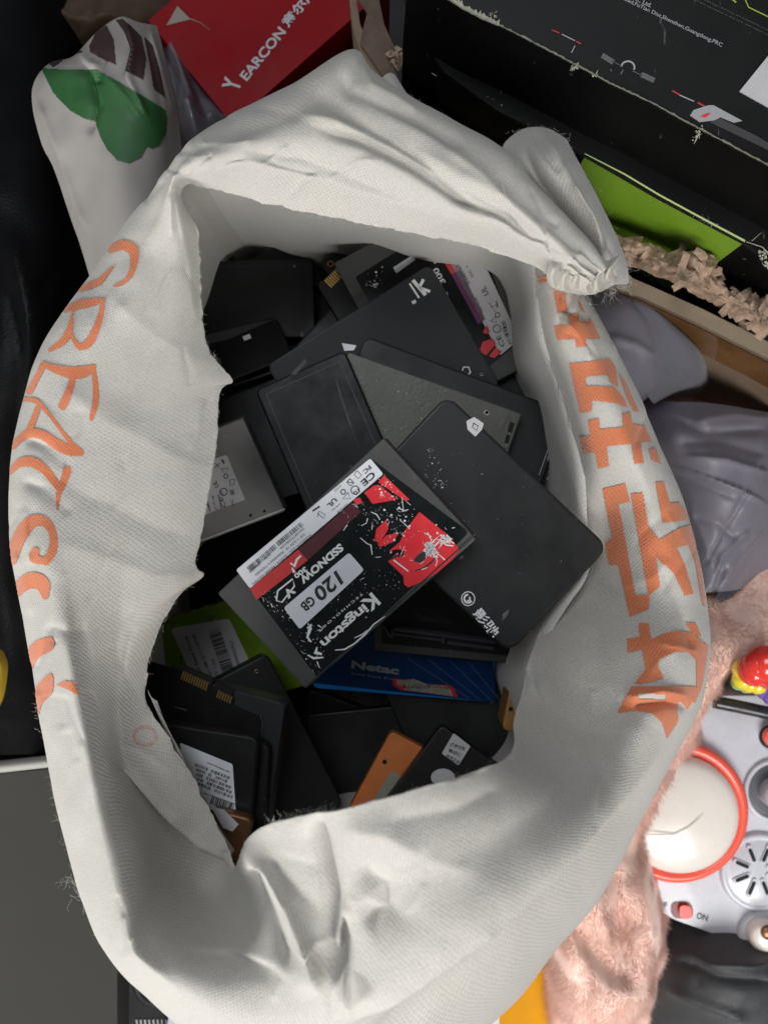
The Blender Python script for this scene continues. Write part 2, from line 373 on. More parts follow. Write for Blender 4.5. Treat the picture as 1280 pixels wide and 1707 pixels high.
# dense patch from a grid of control points -------------------------------
def cr(P4, t):
    p0, p1, p2, p3 = P4
    return .5*((2*p1)+(-p0+p2)*t+(2*p0-5*p1+4*p2-p3)*t*t+(-p0+3*p1-3*p2+p3)*t**3)
def spline_axis(A, subs):
    """A: (n, ...) control along axis 0; subs: samples per segment"""
    n = A.shape[0]; out = []
    for i in range(n-1):
        P4 = (A[max(i-1, 0)], A[i], A[i+1], A[min(i+2, n-1)])
        s = subs[i] if isinstance(subs, (list, tuple)) else subs
        for k in range(s): out.append(cr(P4, k/s))
    out.append(A[-1]); return np.array(out)
def to_world(G):
    d = CAMZ-G[..., 2]
    return np.stack([(G[..., 0]-640)*d/F, (853.5-G[..., 1])*d/F, G[..., 2]], -1)
def crease_field(px, py, creases):
    z = np.zeros_like(px)
    for pts, amp, wl, wr in creases:
        pts = np.array(pts, float); best = np.full(px.shape, 1e9); sg = np.zeros_like(px); tt = np.zeros_like(px)
        L = np.concatenate([[0], np.cumsum(np.linalg.norm(np.diff(pts, axis=0), axis=1))])
        for i in range(len(pts)-1):
            a, b = pts[i], pts[i+1]; u = b-a; l2 = u@u
            t = np.clip(((px-a[0])*u[0]+(py-a[1])*u[1])/l2, 0, 1)
            dx, dy = px-(a[0]+t*u[0]), py-(a[1]+t*u[1]); d = np.hypot(dx, dy); s = np.sign(u[0]*dy-u[1]*dx)
            m = d < best; best = np.where(m, d, best); sg = np.where(m, s, sg); tt = np.where(m, (L[i]+t*math.sqrt(l2))/L[-1], tt)
        wdt = np.where(sg > 0, wr, wl)
        end = np.clip(np.minimum(tt, 1-tt)/.16, 0, 1); end = end*end*(3-2*end)
        z += amp*np.exp(-(best/wdt)**1.35)*(.12+.88*end)
    return z
def nz(W, scale, seed):
    f = np.empty(W.shape[:-1]); it = np.nditer(f, flags=['multi_index'], op_flags=['writeonly'])
    for x in it:
        w_ = W[it.multi_index]; x[...] = noise.noise(Vector((w_[0]*scale+seed, w_[1]*scale, w_[2]*scale*.3)))
    return f
def dense(ctrl, su, sv, creases=(), noises=((25, .0012, 3.1), (90, .0004, 9.2))):
    G = np.array(ctrl, float); G = spline_axis(G, su); G = np.swapaxes(spline_axis(np.swapaxes(G, 0, 1), sv), 0, 1)
    W = to_world(G); z = crease_field(G[..., 0], G[..., 1], creases)
    for s, a, sd in noises: z += a*nz(W, s, sd)
    W[..., 2] += z
    return W
def grid_obj(name, W, m, parent=None, closed=False, flip=False, inv=True):
    nu, nv = W.shape[:2]; V = W.reshape(-1, 3)
    du = np.linalg.norm(np.diff(W, axis=0), axis=2).mean(1); dv = np.linalg.norm(np.diff(W, axis=1), axis=2).mean(0)
    U = np.concatenate([[0], np.cumsum(du)]); Vv = np.concatenate([[0], np.cumsum(dv)])
    uv = np.stack(np.meshgrid(U, Vv, indexing='ij'), -1).reshape(-1, 2)
    Fc = []
    cn = np.cross(W[1:, :-1]-W[:-1, :-1], W[:-1, 1:]-W[:-1, :-1])[..., 2].sum(); flip = cn > 0      # faces look up
    for i in range(nu-1):
        for j in range(nv-1):
            q = (i*nv+j, i*nv+j+1, (i+1)*nv+j+1, (i+1)*nv+j)
            Fc.append(tuple(reversed(q)) if flip else q)
    return mesh(name, V, Fc, m, parent, True, uv, inv)
def thicken(o, t=.0006, off=-1):
    md = o.modifiers.new('thickness', 'SOLIDIFY'); md.thickness = t; md.offset = off; return o
def fibres(name, m, parent, segs, rad=.00004):
    acc = Acc()
    for pts in segs:
        n = len(pts)
        for i, p in enumerate(pts):
            r_ = rad*(1-.6*i/n)
            acc.V += [(p[0]+r_, p[1], p[2]), (p[0]-r_*.5, p[1]+r_*.87, p[2]), (p[0]-r_*.5, p[1]-r_*.87, p[2])]
        b = len(acc.V)-3*n
        for i in range(n-1):
            for k in range(3):
                a, c = b+3*i+k, b+3*i+(k+1) % 3; acc.F.append((a, c, c+3, a+3))
    return mesh(name, acc.V, acc.F, m, parent, True, None, True)
def stroke_fuzz(r, pts, n, ln, z, spread=3.0, outward=None):
    """short curly fibres along a px polyline; returns world polylines"""
    pts = [Vector(p) for p in pts]; L = [0]
    for i in range(1, len(pts)): L.append(L[-1]+(pts[i]-pts[i-1]).length)
    out = []
    for _ in range(n):
        s = r.random()*L[-1]; i = max(k for k in range(len(L)) if L[k] <= s); i = min(i, len(pts)-2)
        t = (s-L[i])/(L[i+1]-L[i]); p = pts[i].lerp(pts[i+1], t); tg = (pts[i+1]-pts[i]).normalized(); nn = Vector((-tg.y, tg.x))
        if outward is not None and nn.dot(Vector(outward)) < 0: nn = -nn
        an = math.atan2(nn.y, nn.x)+r.gauss(0, 1.0); l = ln*r.uniform(.25, 1.25)**1.6; zz = z+r.uniform(-.001, .002); q = p+Vector((r.gauss(0, spread), r.gauss(0, spread)))
        c = []
        for k in range(5):
            c.append(P(q.x, q.y, zz)); an += r.gauss(0, .6); q = q+Vector((math.cos(an), math.sin(an)))*(l/4); zz += r.uniform(-.0006, .001)
        out.append(c)
    return out

# ================================================================= SETTING
gm = mat('dark_ground', (.010, .009, .009), .7, bump=.4, bscale=80, var=.4, vscale=15)
gnd = mesh('ground', [(-3, -3, 0), (3, -3, 0), (3, 3, 0), (-3, 3, 0)], [(0, 1, 2, 3)], gm); tag(gnd, kind='structure')

# ================================================================= THE BAG
bagroot = empty('shopping_bag', (0, 0, 0.0), 'big white nonwoven shopping bag with orange lettering, rolled open and full of drives', 'bag')
ring = [
 # I                A                 C                 S
 ((972,484,.292),(980,474,.300),(992,464,.300),(1006,455,.290)),
 ((925,468,.290),(945,450,.302),(965,430,.304),(985,415,.285)),
 ((880,440,.285),(905,415,.302),(925,392,.304),(945,370,.283)),
 ((820,418,.280),(850,385,.300),(875,350,.303),(897,318,.280)),
 ((750,400,.278),(780,355,.300),(808,305,.303),(840,252,.278)),
 ((670,385,.276),(700,320,.298),(730,260,.302),(765,205,.275)),
 ((590,370,.275),(620,295,.295),(650,220,.300),(695,166,.272)),
 ((510,354,.275),(540,270,.295),(570,190,.298),(624,120,.270)),
 ((450,341,.275),(470,270,.293),(510,195,.295),(588,82,.270)),
 ((390,324,.275),(410,268,.291),(435,218,.292),(502,138,.265)),
 ((340,314,.275),(345,280,.288),(360,245,.288),(400,190,.262)),
 ((312,308,.272),(303,290,.285),(305,268,.284),(330,238,.260)),
 ((305,330,.270),(290,320,.280),(280,310,.280),(285,285,.258)),
 ((330,385,.262),(298,380,.274),(262,362,.274),(250,328,.252)),
 ((335,440,.256),(290,440,.270),(232,410,.272),(212,375,.250)),
 ((337,510,.254),(280,510,.268),(190,475,.272),(168,440,.248)),
 ((348,580,.252),(270,570,.266),(145,535,.272),(118,510,.248)),
 ((386,634,.250),(265,625,.265),(105,605,.272),(72,585,.248)),
 ((369,652,.250),(250,680,.265),(85,680,.273),(41,670,.248)),
 ((361,730,.250),(240,750,.266),(70,760,.275),(23,755,.248)),
 ((352,800,.252),(228,820,.267),(66,840,.277),(17,840,.248)),
 ((338,880,.253),(215,900,.268),(70,920,.279),(22,915,.248)),
 ((328,940,.254),(208,970,.268),(85,985,.281),(33,985,.248)),
 ((337,962,.254),(205,1020,.268),(100,1040,.283),(43,1040,.250)),
 ((300,992,.254),(198,1065,.268),(113,1095,.286),(52,1100,.252)),
 ((262,1058,.252),(195,1115,.266),(126,1150,.290),(61,1155,.254)),
 ((245,1130,.250),(196,1168,.264),(138,1210,.294),(72,1220,.256)),
 ((252,1185,.250),(203,1230,.264),(152,1270,.298),(84,1285,.258)),
 ((290,1240,.252),(228,1300,.264),(165,1340,.302),(98,1350,.260)),
 ((335,1320,.254),(268,1365,.262),(182,1410,.306),(117,1420,.262)),
 ((375,1400,.256),(305,1430,.262),(200,1480,.310),(138,1490,.264)),
 ((392,1448,.262),(340,1495,.270),(225,1550,.314),(172,1565,.266)),
 ((400,1425,0.290),(385,1535,0.296),(275,1620,0.324),(235,1635,.268)),
 ((414,1397,0.313),(430,1545,0.319),(345,1680,0.336),(300,1695,.270)),
 ((450,1374,0.326),(480,1540,0.336),(440,1720,0.346),(390,1760,.270)),
 ((520,1357,0.337),(560,1510,0.356),(570,1700,0.359),(530,1800,.265)),
 ((590,1344,0.342),(660,1470,0.366),(690,1628,0.365),(700,1785,.255)),
 ((700,1312,0.340),(760,1420,0.366),(808,1552,0.362),(838,1690,.250)),
 ((790,1284,0.329),(850,1370,0.354),(905,1468,0.348),(925,1585,.248)),
 ((850,1256,0.308),(915,1320,0.335),(985,1382,0.328),(1005,1490,.246)),
 ((857,1203,0.277),(940,1250,0.306),(1042,1285,0.308),(1065,1375,.245)),
 ((868,1150,.262),(960,1190,.288),(1085,1215,.294),(1117,1270,.244)),
 ((880,1100,.256),(970,1130,.282),(1120,1150,.288),(1160,1185,.244)),
 ((897,1050,.246),(978,1070,.270),(1135,1085,.284),(1181,1090,.244)),
 ((927,1000,.240),(988,1000,.2480),(1125,995,.274),(1176,995,.244)),
 ((960,940,.240),(1005,930,.2465),(1105,915,.273),(1158,905,.244)),
 ((966,880,.240),(1005,860,.2475),(1085,828,.273),(1132,820,.244)),
 ((962,800,.243),(997,780,.266),(1058,750,.278),(1098,745,.244)),
 ((952,720,.250),(982,700,.272),(1030,670,.276),(1066,668,.244)),
 ((928,640,.250),(957,620,.270),(1003,600,.273),(1033,605,.244)),
 ((905,570,.250),(930,555,.268),(973,535,.270),(1002,545,.244)),
 ((894,500,.250),(915,490,.264),(950,475,.266),(976,495,.243)),
 ((888,430,.250),(905,425,.262),(932,420,.262),(955,440,.240)),
]
full = []
for si, (I, A, C, S) in enumerate(ring):
    if 33 <= si <= 40:      # the near fold lies almost level, falling away towards the outside
        k_ = min(1, (si-32)/3, (41-si)/2.5)
        I = (I[0], I[1], I[2]*(1-k_)+(A[2]+.001)*k_); C = (C[0], C[1], C[2]*(1-k_)+(A[2]-.014)*k_)
    w_ = P(*S); n2 = Vector((w_.x, w_.y))
    def down(z, k):
        q = Vector((w_.x*k, w_.y*k, z)); d = CAMZ-z; return (640+q.x*F/d, 853.5-q.y*F/d, z)
    full.append([I, A, C, S, down(.15, .985), down(.004, .86)])
bag_creases = [
 ([(520,154),(564,181),(629,216),(695,255),(752,300),(800,352)], -.0050, 12, 20),
 ([(520,211),(607,233),(695,277),(765,325),(848,362),(914,412)], -.0055, 14, 10),
 ([(480,190),(560,200),(650,240),(730,285),(800,345)], .0030, 16, 16),
 ([(575,128),(600,160),(650,190),(720,228),(800,290),(860,350),(940,420)], .0026, 14, 14),
 ([(560,110),(585,150),(640,178),(700,200),(780,250)], -.0036, 9, 14),
 ([(600,100),(618,140),(660,160),(700,185)], .0022, 8, 8),
 ([(330,285),(420,275),(520,300),(640,335),(760,370),(860,410)], .0030, 18, 22),
 ([(400,250),(500,262),(600,300),(700,345)], -.0020, 12, 18),
 ([(700,385),(790,392),(870,422),(940,462)], -.0020, 8, 10),
 ([(760,300),(840,345),(900,395),(960,440)], -.0030, 7, 9),
 # left panel
 ([(300,300),(300,360),(318,440),(325,540)], .0030, 10, 20),
 ([(240,380),(262,470),(250,580),(200,700)], -.0025, 40, 30),
 ([(190,500),(260,560),(330,600)], .0022, 25, 25),
 ([(100,640),(180,700),(290,760),(350,780)], .0024, 22, 35),
 ([(60,780),(150,830),(260,880),(330,900)], -.0028, 28, 30),
 ([(90,900),(180,930),(260,960),(330,955)], .0020, 20, 30),
 ([(240,700),(230,830),(205,960),(190,1080)], -.0030, 26, 40),
 ([(40,730),(75,745),(110,780)], -.0020, 8, 8),
 ([(35,800),(70,815),(120,860)], -.0018, 8, 10),
 # lower-left: bright rim, hollow inside
 ([(108,960),(122,1060),(140,1150),(168,1270),(200,1385),(218,1480),(236,1570),(300,1650)], .0075, 7, 34),
 ([(200,1150),(215,1260),(270,1330),(330,1385)], .0035, 22, 30),
 ([(190,1270),(262,1362),(322,1420),(392,1455)], -.0100, 5, 34),
 ([(240,1470),(300,1500),(370,1500),(430,1490)], -.0050, 30, 25),
 ([(270,1540),(340,1560),(430,1590),(500,1620)], .0030, 20, 16),
 ([(300,1590),(380,1600),(470,1635)], -.0038, 18, 12),
 # front fold
 ([(392,1402),(440,1440),(480,1500),(510,1570),(540,1660)], .0110, 8, 30),
 ([(532,1358),(548,1430),(562,1500),(575,1570),(565,1650)], -.0130, 6, 26),
 ([(575,1500),(562,1570),(572,1620),(580,1680)], .0080, 7, 9),
 ([(590,1450),(640,1480),(650,1520),(600,1540)], -.0055, 24, 24),
 ([(420,1430),(440,1500),(490,1620)], -.0085, 20, 12),
 ([(560,1380),(640,1390),(720,1430),(800,1450)], .0020, 24, 24),
 ([(640,1370),(760,1350),(840,1310)], -.0016, 20, 20),
 # step between the near fold and the outer wall
 ([(570,1710),(660,1650),(760,1580),(840,1515),(920,1440),(990,1370),(1060,1290),(1110,1225)], .0100, 46, 5),
 ([(590,1750),(700,1665),(800,1590),(900,1495),(985,1410),(1070,1310)], -.0070, 8, 26),
 # right panel
 ([(990,1040),(1005,1110),(1030,1170),(1075,1200)], -.0030, 14, 22),
 ([(1055,1180),(1110,1172),(1150,1180)], -.0040, 7, 7),
 ([(1040,1160),(1100,1150),(1150,1160)], .0030, 10, 8),
 ([(985,960),(1030,980),(1090,960),(1120,930)], .0026, 20, 20),
 ([(1080,900),(1110,960),(1140,1030),(1160,1100)], -.0022, 14, 18),
 ([(905,470),(915,540),(945,620),(985,720)], -.0015, 10, 14),
 ([(880,1150),(960,1220),(1040,1230)], -.0030, 26, 30),
]
# small random wrinkles all over the sheet, running mostly along the rim
rw = random.Random(21)
for k in range(95):
    i = rw.randrange(len(ring)-1); row = ring[i]; j = rw.randrange(3); t = rw.random()
    x0, y0 = [row[j][q]*(1-t)+row[j+1][q]*t for q in (0, 1)]; nx_, ny_ = ring[i+1][j][0]-row[j][0], ring[i+1][j][1]-row[j][1]
    an = math.atan2(ny_, nx_)+rw.gauss(0, .45); ln = rw.uniform(35, 120); am = rw.choice((-1, -1, 1))*rw.uniform(.0005, .0015); pts_ = []
    for q in range(4):
        pts_.append((x0, y0)); x0 += math.cos(an)*ln/3; y0 += math.sin(an)*ln/3; an += rw.gauss(0, .22)
    bag_creases.append((pts_, am, rw.uniform(3.5, 9), rw.uniform(4, 12)))
# pleats gathered towards the tied end
for k in range(7):
    t = k/6; bag_creases.append(([(930+30*t, 432-30*t+20), (955+28*t, 452-22*t+15), (975+30*t, 476-24*t+8)], (-.0022 if k % 2 else .0022), 4, 4))
Wb = dense(full, 24, [30, 32, 24, 8, 3], bag_creases, ((16, .0018, 1.7), (42, .0011, 3.1), (110, .00045, 9.2)))
for i in range(Wb.shape[0]):     # the raw edge is slightly ragged
    for j, k in ((0, 1.0), (1, .7), (2, .35)):
        a_ = Wb[i, j]; f = noise.noise(Vector((a_[0]*420, a_[1]*420, 3)))*.0005+noise.noise(Vector((a_[0]*130, a_[1]*130, 8)))*.0010
        Wb[i, j, 0] += f*k; Wb[i, j, 1] += f*k*.7
body = thicken(grid_obj('bag_body', Wb, BAG, bagroot, flip=True), .0004)
# inner lining wall, dropping from the rim to the floor of the bag
lin = [(140,800),(180,600),(258,400),(318,272),(450,292),(600,330),(750,365),(850,395),(886,460),(903,570),(926,640),(950,720),(962,800),(970,880),(963,940),(927,1000),(897,1050),(880,1100),(870,1150),(875,1200),(905,1310),(850,1400),(740,1450),(600,1470),(500,1490),(400,1500),(250,1400),(180,1250),(150,1000),(140,800)]
L3 = []
for x, y in lin:
    cx_, cy_ = x-590, y-800; ll = math.hypot(cx_, cy_); w_ = P(x, y, .247); row = [(x+cx_/ll*16, y+cy_/ll*16, .2525), (x, y, .2475)]
    for z_, k in ((.215, 1.0), (.17, .985), (.12, .96), (.07, .9), (.05, .3), (.05, 0.02)):
        q = Vector((w_.x*k, w_.y*k)); d = CAMZ-z_; row.append((640+q.x*F/d, 853.5-q.y*F/d, z_))
    L3.append(row)
Wl = dense(L3, 8, [2, 5, 5, 5, 4, 3, 2], [], ())
nlin = Wl.shape
for i in range(nlin[0]):
    for j in range(nlin[1]):
        if Wl[i, j, 2] > .06:
            f = noise.noise(Vector((Wl[i, j, 0]*30, Wl[i, j, 1]*30, Wl[i, j, 2]*6)))*.0035; r_ = math.hypot(Wl[i, j, 0], Wl[i, j, 1])+1e-6
            Wl[i, j, 0] *= 1+f/r_; Wl[i, j, 1] *= 1+f/r_
grid_obj('inner_lining', Wl, BAGIN, bagroot, flip=False)
# tail of the rolled rim behind the tied end
tail = [
 [(832,262,.262),(842,236,.262),(872,214,.258),(908,212,.256),(938,228,.248),(945,236,.225),(945,240,.15)],
 [(862,300,.268),(880,272,.280),(905,258,.284),(935,262,.282),(966,282,.270),(975,292,.235),(975,296,.15)],
 [(905,350,.270),(922,325,.284),(948,316,.290),(975,322,.288),(998,342,.272),(1006,350,.240),(1004,352,.15)],
 [(950,405,.272),(968,385,.286),(988,378,.293),(1008,384,.290),(1024,398,.275),(1032,405,.245),(1028,406,.16)],
 [(985,450,.274),(998,440,.286),(1010,434,.292),(1024,434,.288),(1038,440,.276),(1045,446,.25),(1040,448,.18)],
 [(1000,478,.272),(1010,476,.280),(1020,474,.284),(1032,474,.280),(1042,474,.270),(1046,474,.25),(1042,474,.2)],
]
Wt = dense(tail, 16, [12, 12, 12, 12, 6, 3], [
 ([(870,235),(905,300),(945,350),(1000,430)], -.0045, 8, 12), ([(900,225),(940,270),(975,330),(1015,420)], .0035, 9, 9),
 ([(925,240),(960,300),(1000,370),(1030,440)], -.0035, 7, 8), ([(850,260),(880,300),(900,350)], .002, 5, 6), ([(890,215),(905,250),(935,290)], -.002, 5, 6), ([(950,300),(985,360),(1005,420)], .0025, 4, 5), ([(870,290),(930,340),(975,400)], -.002, 4, 5), ([(985,430),(1000,440),(1015,460)], -.003, 4, 4),
 ([(1005,420),(1018,440),(1025,465)], -.0025, 4, 4)], ((30, .0012, 7.7), (100, .0005, 1.2)))
thicken(grid_obj('rim_tail', Wt, BAG, bagroot, flip=True))
# gathered cuff at the tied end
cuff = []
for k in range(13):
    t = k/12; ox, oy = 905+112*t, 452+18*math.sin(t*3.1)-4*t
    up = 14 if k % 2 else 10
    zz = .296+(.0035 if k % 2 else -.001)
    cuff.append([(ox+18, oy-26, .296), (ox+10, oy-10, zz+.004), (ox+5, oy+6, zz), (ox+8, oy+20+4*math.sin(k), zz-.010), (ox+12, oy+24, .262)])
Wc = dense(cuff, 6, [6, 6, 6, 4], [], ((60, .001, 4.4), (200, .0005, 2.2)))
thicken(grid_obj('gathered_cuff', Wc, BAG, bagroot, flip=True))
# small raised corner behind the top rim
bc = [[(625,150,.262),(640,126,.268),(655,122,.264),(668,140,.258)], [(640,175,.270),(655,150,.276),(672,150,.272),(690,172,.262)], [(660,200,.276),(680,180,.280),(700,180,.276),(720,195,.266)]]
thicken(grid_obj('rim_corner', dense(bc, 10, [8, 8, 8], [([(640,130),(655,170)], -.003, 5, 5)], ((50, .001, 2),)), BAG, bagroot, flip=True))
# thin second flap over the label drive on the lower left, inner layer
fl = [[(246,1150,.246),(250,1160,.249),(262,1168,.248)], [(262,1190,.246),(275,1205,.250),(282,1218,.247)], [(285,1240,.246),(300,1258,.250),(308,1262,.247)],
      [(310,1300,.247),(324,1318,.251),(332,1322,.247)], [(340,1360,.248),(350,1368,.252),(358,1366,.248)], [(375,1420,.250),(385,1425,.252),(392,1418,.248)]]
thicken(grid_obj('inner_flap', dense(fl, 8, [5, 5], [], ((60, .0008, 2),)), BAG, bagroot, flip=True), .0004)
# printed lettering: cut from the bag surface -----------------------------
def z5(pts): return [(x/2.5875, 380+y/2.5875) for x, y in pts]
def z3(pts): return [(860+x/2.586, 440+y/2.586) for x, y in pts]
def z4(pts): return [(860+x/2.598, 1050+y/2.598) for x, y in pts]
def z6(pts): return [(x/2.4143, 1000+y/2.4143) for x, y in pts]
polys = []; stro = []
def st5(l): stro.append(([(x/2.5875, 380+y/2.5875) for x, y, _ in l], [w_*1.14/2.5875 for _, _, w_ in l]))
st5([(478,92,30),(530,75,38),(575,95,40),(580,150,26),(562,205,18),(530,238,14),(495,250,8)])
st5([(488,168,8),(455,205,18),(430,232,26),(385,252,26),(345,268,18)])
st5([(278,355,18),(350,330,34),(410,320,26),(452,305,6)])
st5([(445,310,12),(438,370,20),(415,440,26),(385,495,30),(345,512,22),(315,470,14),(306,420,10),(322,345,8)])
st5([(312,395,12),(298,450,26),(268,495,26),(215,528,12)])
st5([(190,588,16),(240,608,30),(310,625,44),(370,618,42),(412,595,10)])
st5([(190,588,22),(165,640,22),(130,705,26)]); st5([(318,640,22),(302,700,26),(272,768,30)]); st5([(405,600,14),(414,690,22),(412,760,22),(396,822,16)])
st5([(100,738,16),(160,748,18),(210,800,14),(265,872,14),(310,930,18),(352,968,22)])
st5([(352,972,18),(300,960,38),(245,932,40),(190,895,34),(140,885,34),(95,905,30),(58,945,20)])
st5([(170,765,18),(150,820,22),(128,875,24)])
st5([(46,1058,14),(85,1015,32),(140,1010,38),(190,1040,34),(230,1085,30),(255,1125,20)])
st5([(292,1045,30),(275,1100,26),(258,1140,20),(248,1210,8)])
st5([(62,1440,20),(72,1370,48),(110,1295,50),(155,1262,44),(205,1275,34),(232,1330,28),(228,1395,32),(200,1440,28)])
st5([(155,1395,30),(150,1425,34),(205,1440,24)])
st5([(72,1590,20),(95,1545,50),(140,1520,60),(185,1535,54),(198,1590,24)])
polys.append(smooth_poly(z6([(108,292),(108,225),(140,170),(212,150),(214,200),(150,240),(122,320)])))
polys.append(smooth_poly(z6([(146,430),(150,350),(210,295),(214,370),(172,420),(152,490)])))
polys.append(z6([(230,342),(265,325),(298,330),(322,388),(280,362)]))
for l in ([(92,52),(160,50),(140,75),(98,85)], [(158,60),(205,90),(222,205),(180,212),(160,110)], [(225,218),(268,214),(272,250),(325,245),(350,300),(362,322),(300,322),(302,355),(260,358),(255,322),(178,328),(165,268),(230,262)],
          [(265,150),(285,190),(295,212),(278,200)], [(230,430),(405,412),(428,450),(438,530),(402,508),(395,478),(298,486),(302,525),(420,532),(462,580),(478,620),(430,600),(328,588),(328,635),(275,642)],
          [(440,470),(470,510),(500,580),(528,635),(505,635),(480,590),(455,520)], [(310,675),(355,665),(362,712),(460,705),(455,648),(490,640),(500,690),(555,700),(582,765),(535,768),(548,858),(508,862),(495,775),(390,785),(400,870),(355,882),(340,812),(290,815),(272,745),(320,740)],
          [(570,800),(600,795),(622,862),(580,845)], [(372,968),(470,945),(490,1025),(442,1035),(515,1430),(575,1425),(572,1487),(490,1522),(440,1295),(400,1297),(385,1202),(415,1185)],
          [(495,990),(545,985),(570,1130),(615,1190),(700,1140),(750,1125),(772,1190),(800,1350),(815,1480),(800,1470),(770,1290),(740,1210),(690,1222),(722,1290),(762,1420),(725,1430),(680,1335),(602,1262),(620,1390),(570,1430)],
          [(598,940),(635,940),(660,1030),(700,1030),(725,1060),(748,1102),(630,1117)]):
    polys.append(z3(l))
for l in ([(478,40),(535,30),(530,0),(532,-30),(572,-30),(585,42),(640,15),(700,5),(765,15),(832,75),(815,180),(800,250),(770,320),(760,300),(778,240),(778,135),(745,98),(690,95),(620,128),(610,150),(638,212),(560,232),(508,236),(560,172),(545,85),(482,100)],
          [(730,-30),(775,-30),(800,30),(765,20)], [(500,246),(775,246),(772,290),(740,345),(708,306),(694,330),(700,395),(650,470),(630,405),(590,362),(520,350),(437,360)]):
    polys.append(z4(l))
holes = [z4([(528,275),(645,278),(645,302),(530,298)])]
def inside(px, py, poly):
    r = np.zeros(px.shape, bool); n = len(poly)
    for i in range(n):
        x1, y1 = poly[i]; x2, y2 = poly[(i+1) % n]
        if y1 == y2: continue
        c = ((y1 > py) != (y2 > py)) & (px < (x2-x1)*(py-y1)/(y2-y1)+x1); r ^= c
    return r
def in_stroke(px, py, pts, wd, sub=6):
    r = np.zeros(px.shape, bool); A = spline_axis(np.array([list(p)+[q] for p, q in zip(pts, wd)], float), sub)
    for i in range(len(A)-1):
        a, b = A[i], A[i+1]; u = b[:2]-a[:2]; l2 = u@u+1e-9; t = np.clip(((px-a[0])*u[0]+(py-a[1])*u[1])/l2, 0, 1)
        d = np.hypot(px-(a[0]+t*u[0]), py-(a[1]+t*u[1])); r |= d < (a[2]+(b[2]-a[2])*t)/2
    return r
def mesh_bvh(objs):
    V = []; Fc = []
    for W in objs:
        nu, nv = W.shape[:2]; b = len(V); V += [tuple(v) for v in W.reshape(-1, 3)]
        Fc += [(b+i*nv+j, b+i*nv+j+1, b+(i+1)*nv+j+1, b+(i+1)*nv+j) for i in range(nu-1) for j in range(nv-1)]
    return BVHTree.FromPolygons(V, Fc)
bagbvh = mesh_bvh([Wb])
def decal(name, mask_fn, box, cell, m, parent, bvh, lift=.00035, zmin=.2):
    x0, y0, x1, y1 = box; xs = np.arange(x0, x1, cell); ys = np.arange(y0, y1, cell)
    cx, cy = np.meshgrid(xs+cell/2, ys+cell/2, indexing='ij'); M = mask_fn(cx, cy)
    idx = {}; V = []; Fc = []; uv = []
    def vert(i, j):
        if (i, j) in idx: return idx[(i, j)]
        x, y = x0+i*cell, y0+j*cell; o = Vector((0, 0, CAMZ)); d = (P(x, y, 0)-o).normalized()
        h, nrm, f, ds = bvh.ray_cast(o, d)
        if h is None or h.z < zmin: idx[(i, j)] = None; return None
        if nrm.z < 0: nrm = -nrm
        q = h-d*(lift*.7)+nrm*(lift*.6); idx[(i, j)] = len(V); V.append(q); uv.append((q.x*1.3, q.y*1.1)); return idx[(i, j)]
    for i, j in zip(*np.nonzero(M)):
        q = [vert(i, j), vert(i, j+1), vert(i+1, j+1), vert(i+1, j)]
        if None in q: continue
        zz = [V[k].z for k in q]
        if max(zz)-min(zz) > .02: continue
        Fc.append(tuple(q))
    return mesh(name, V, Fc, m, parent, True, uv, True)
def mk(px, py):
    r = np.zeros(px.shape, bool)
    for p in polys: r |= inside(px, py, p)
    for p, w_ in stro: r |= in_stroke(px, py, p, w_)
    for h in holes: r &= ~inside(px, py, h)
    return r
decal('printed_letters', mk, (15, 400, 240, 1200), 1.3, INK, bagroot, bagbvh)
decal('printed_characters', mk, (890, 450, 1180, 1240), 1.3, INK, bagroot, bagbvh)
FAINT = fabric('faint_red_ink', (.56, .34, .28, 1), dots=.3, transl=.1, dirt=.02)
def ringm(px, py):
    d = np.hypot((px-242)/19, (py-1228)/15.5); a = np.arctan2(py-1228, px-242); return (d > .88) & (d < 1.08) & (np.sin(a*9) > -.75)
decal('printed_ring', ringm, (215, 1205, 270, 1250), .9, FAINT, bagroot, bagbvh)
# frayed fibres along raw edges
FIB = mat('fibre_white', (.62, .60, .56), .8)
r = random.Random(5); S = []
S += stroke_fuzz(r, [(330,385),(335,440),(337,510),(348,580),(386,634)], 70, 12, .258, 1.5)
S += stroke_fuzz(r, [(318,345),(326,400),(334,450)], 50, 16, .262, 3)
S += stroke_fuzz(r, [(905,470),(930,480),(975,486),(1010,480),(1044,470)], 240, 20, .285, 6)
S += stroke_fuzz(r, [(1046,440),(1046,475)], 50, 16, .27, 3)
S += stroke_fuzz(r, [(840,222),(900,208),(940,225),(975,290),(1005,345),(1042,430)], 110, 11, .262, 2)
S += stroke_fuzz(r, [(560,108),(610,115),(680,158),(760,203),(830,248)], 70, 9, .27, 2)
S += stroke_fuzz(r, [(450,1374),(490,1362),(520,1357),(555,1350)], 90, 13, .340, 4, (.2, -1))
S += stroke_fuzz(r, [(60,1150),(85,1285),(117,1420),(138,1490),(172,1565),(235,1635)], 160, 12, .262, 3, (-1, 0))
S += stroke_fuzz(r, [(118,1462),(124,1480)], 22, 20, .262, 6, (-1, .2))
S += stroke_fuzz(r, [(140,1490),(146,1512)], 18, 18, .262, 5, (-1, .3))
S += stroke_fuzz(r, [(337,962),(300,992),(262,1058),(245,1130)], 60, 8, .255, 1.5)
S += stroke_fuzz(r, [(388,322),(450,341),(510,354),(590,370),(670,385),(750,400)], 90, 9, .276, 2)
S += stroke_fuzz(r, [(369,652),(361,730),(352,800),(338,880),(328,940)], 40, 6, .251, 1)
S += stroke_fuzz(r, [(590,1344),(700,1312),(790,1284),(850,1256)], 60, 9, .34, 2)
S.append([P(838,310,.309), P(848,345,.3095), P(852,375,.3095), P(860,402,.309)])
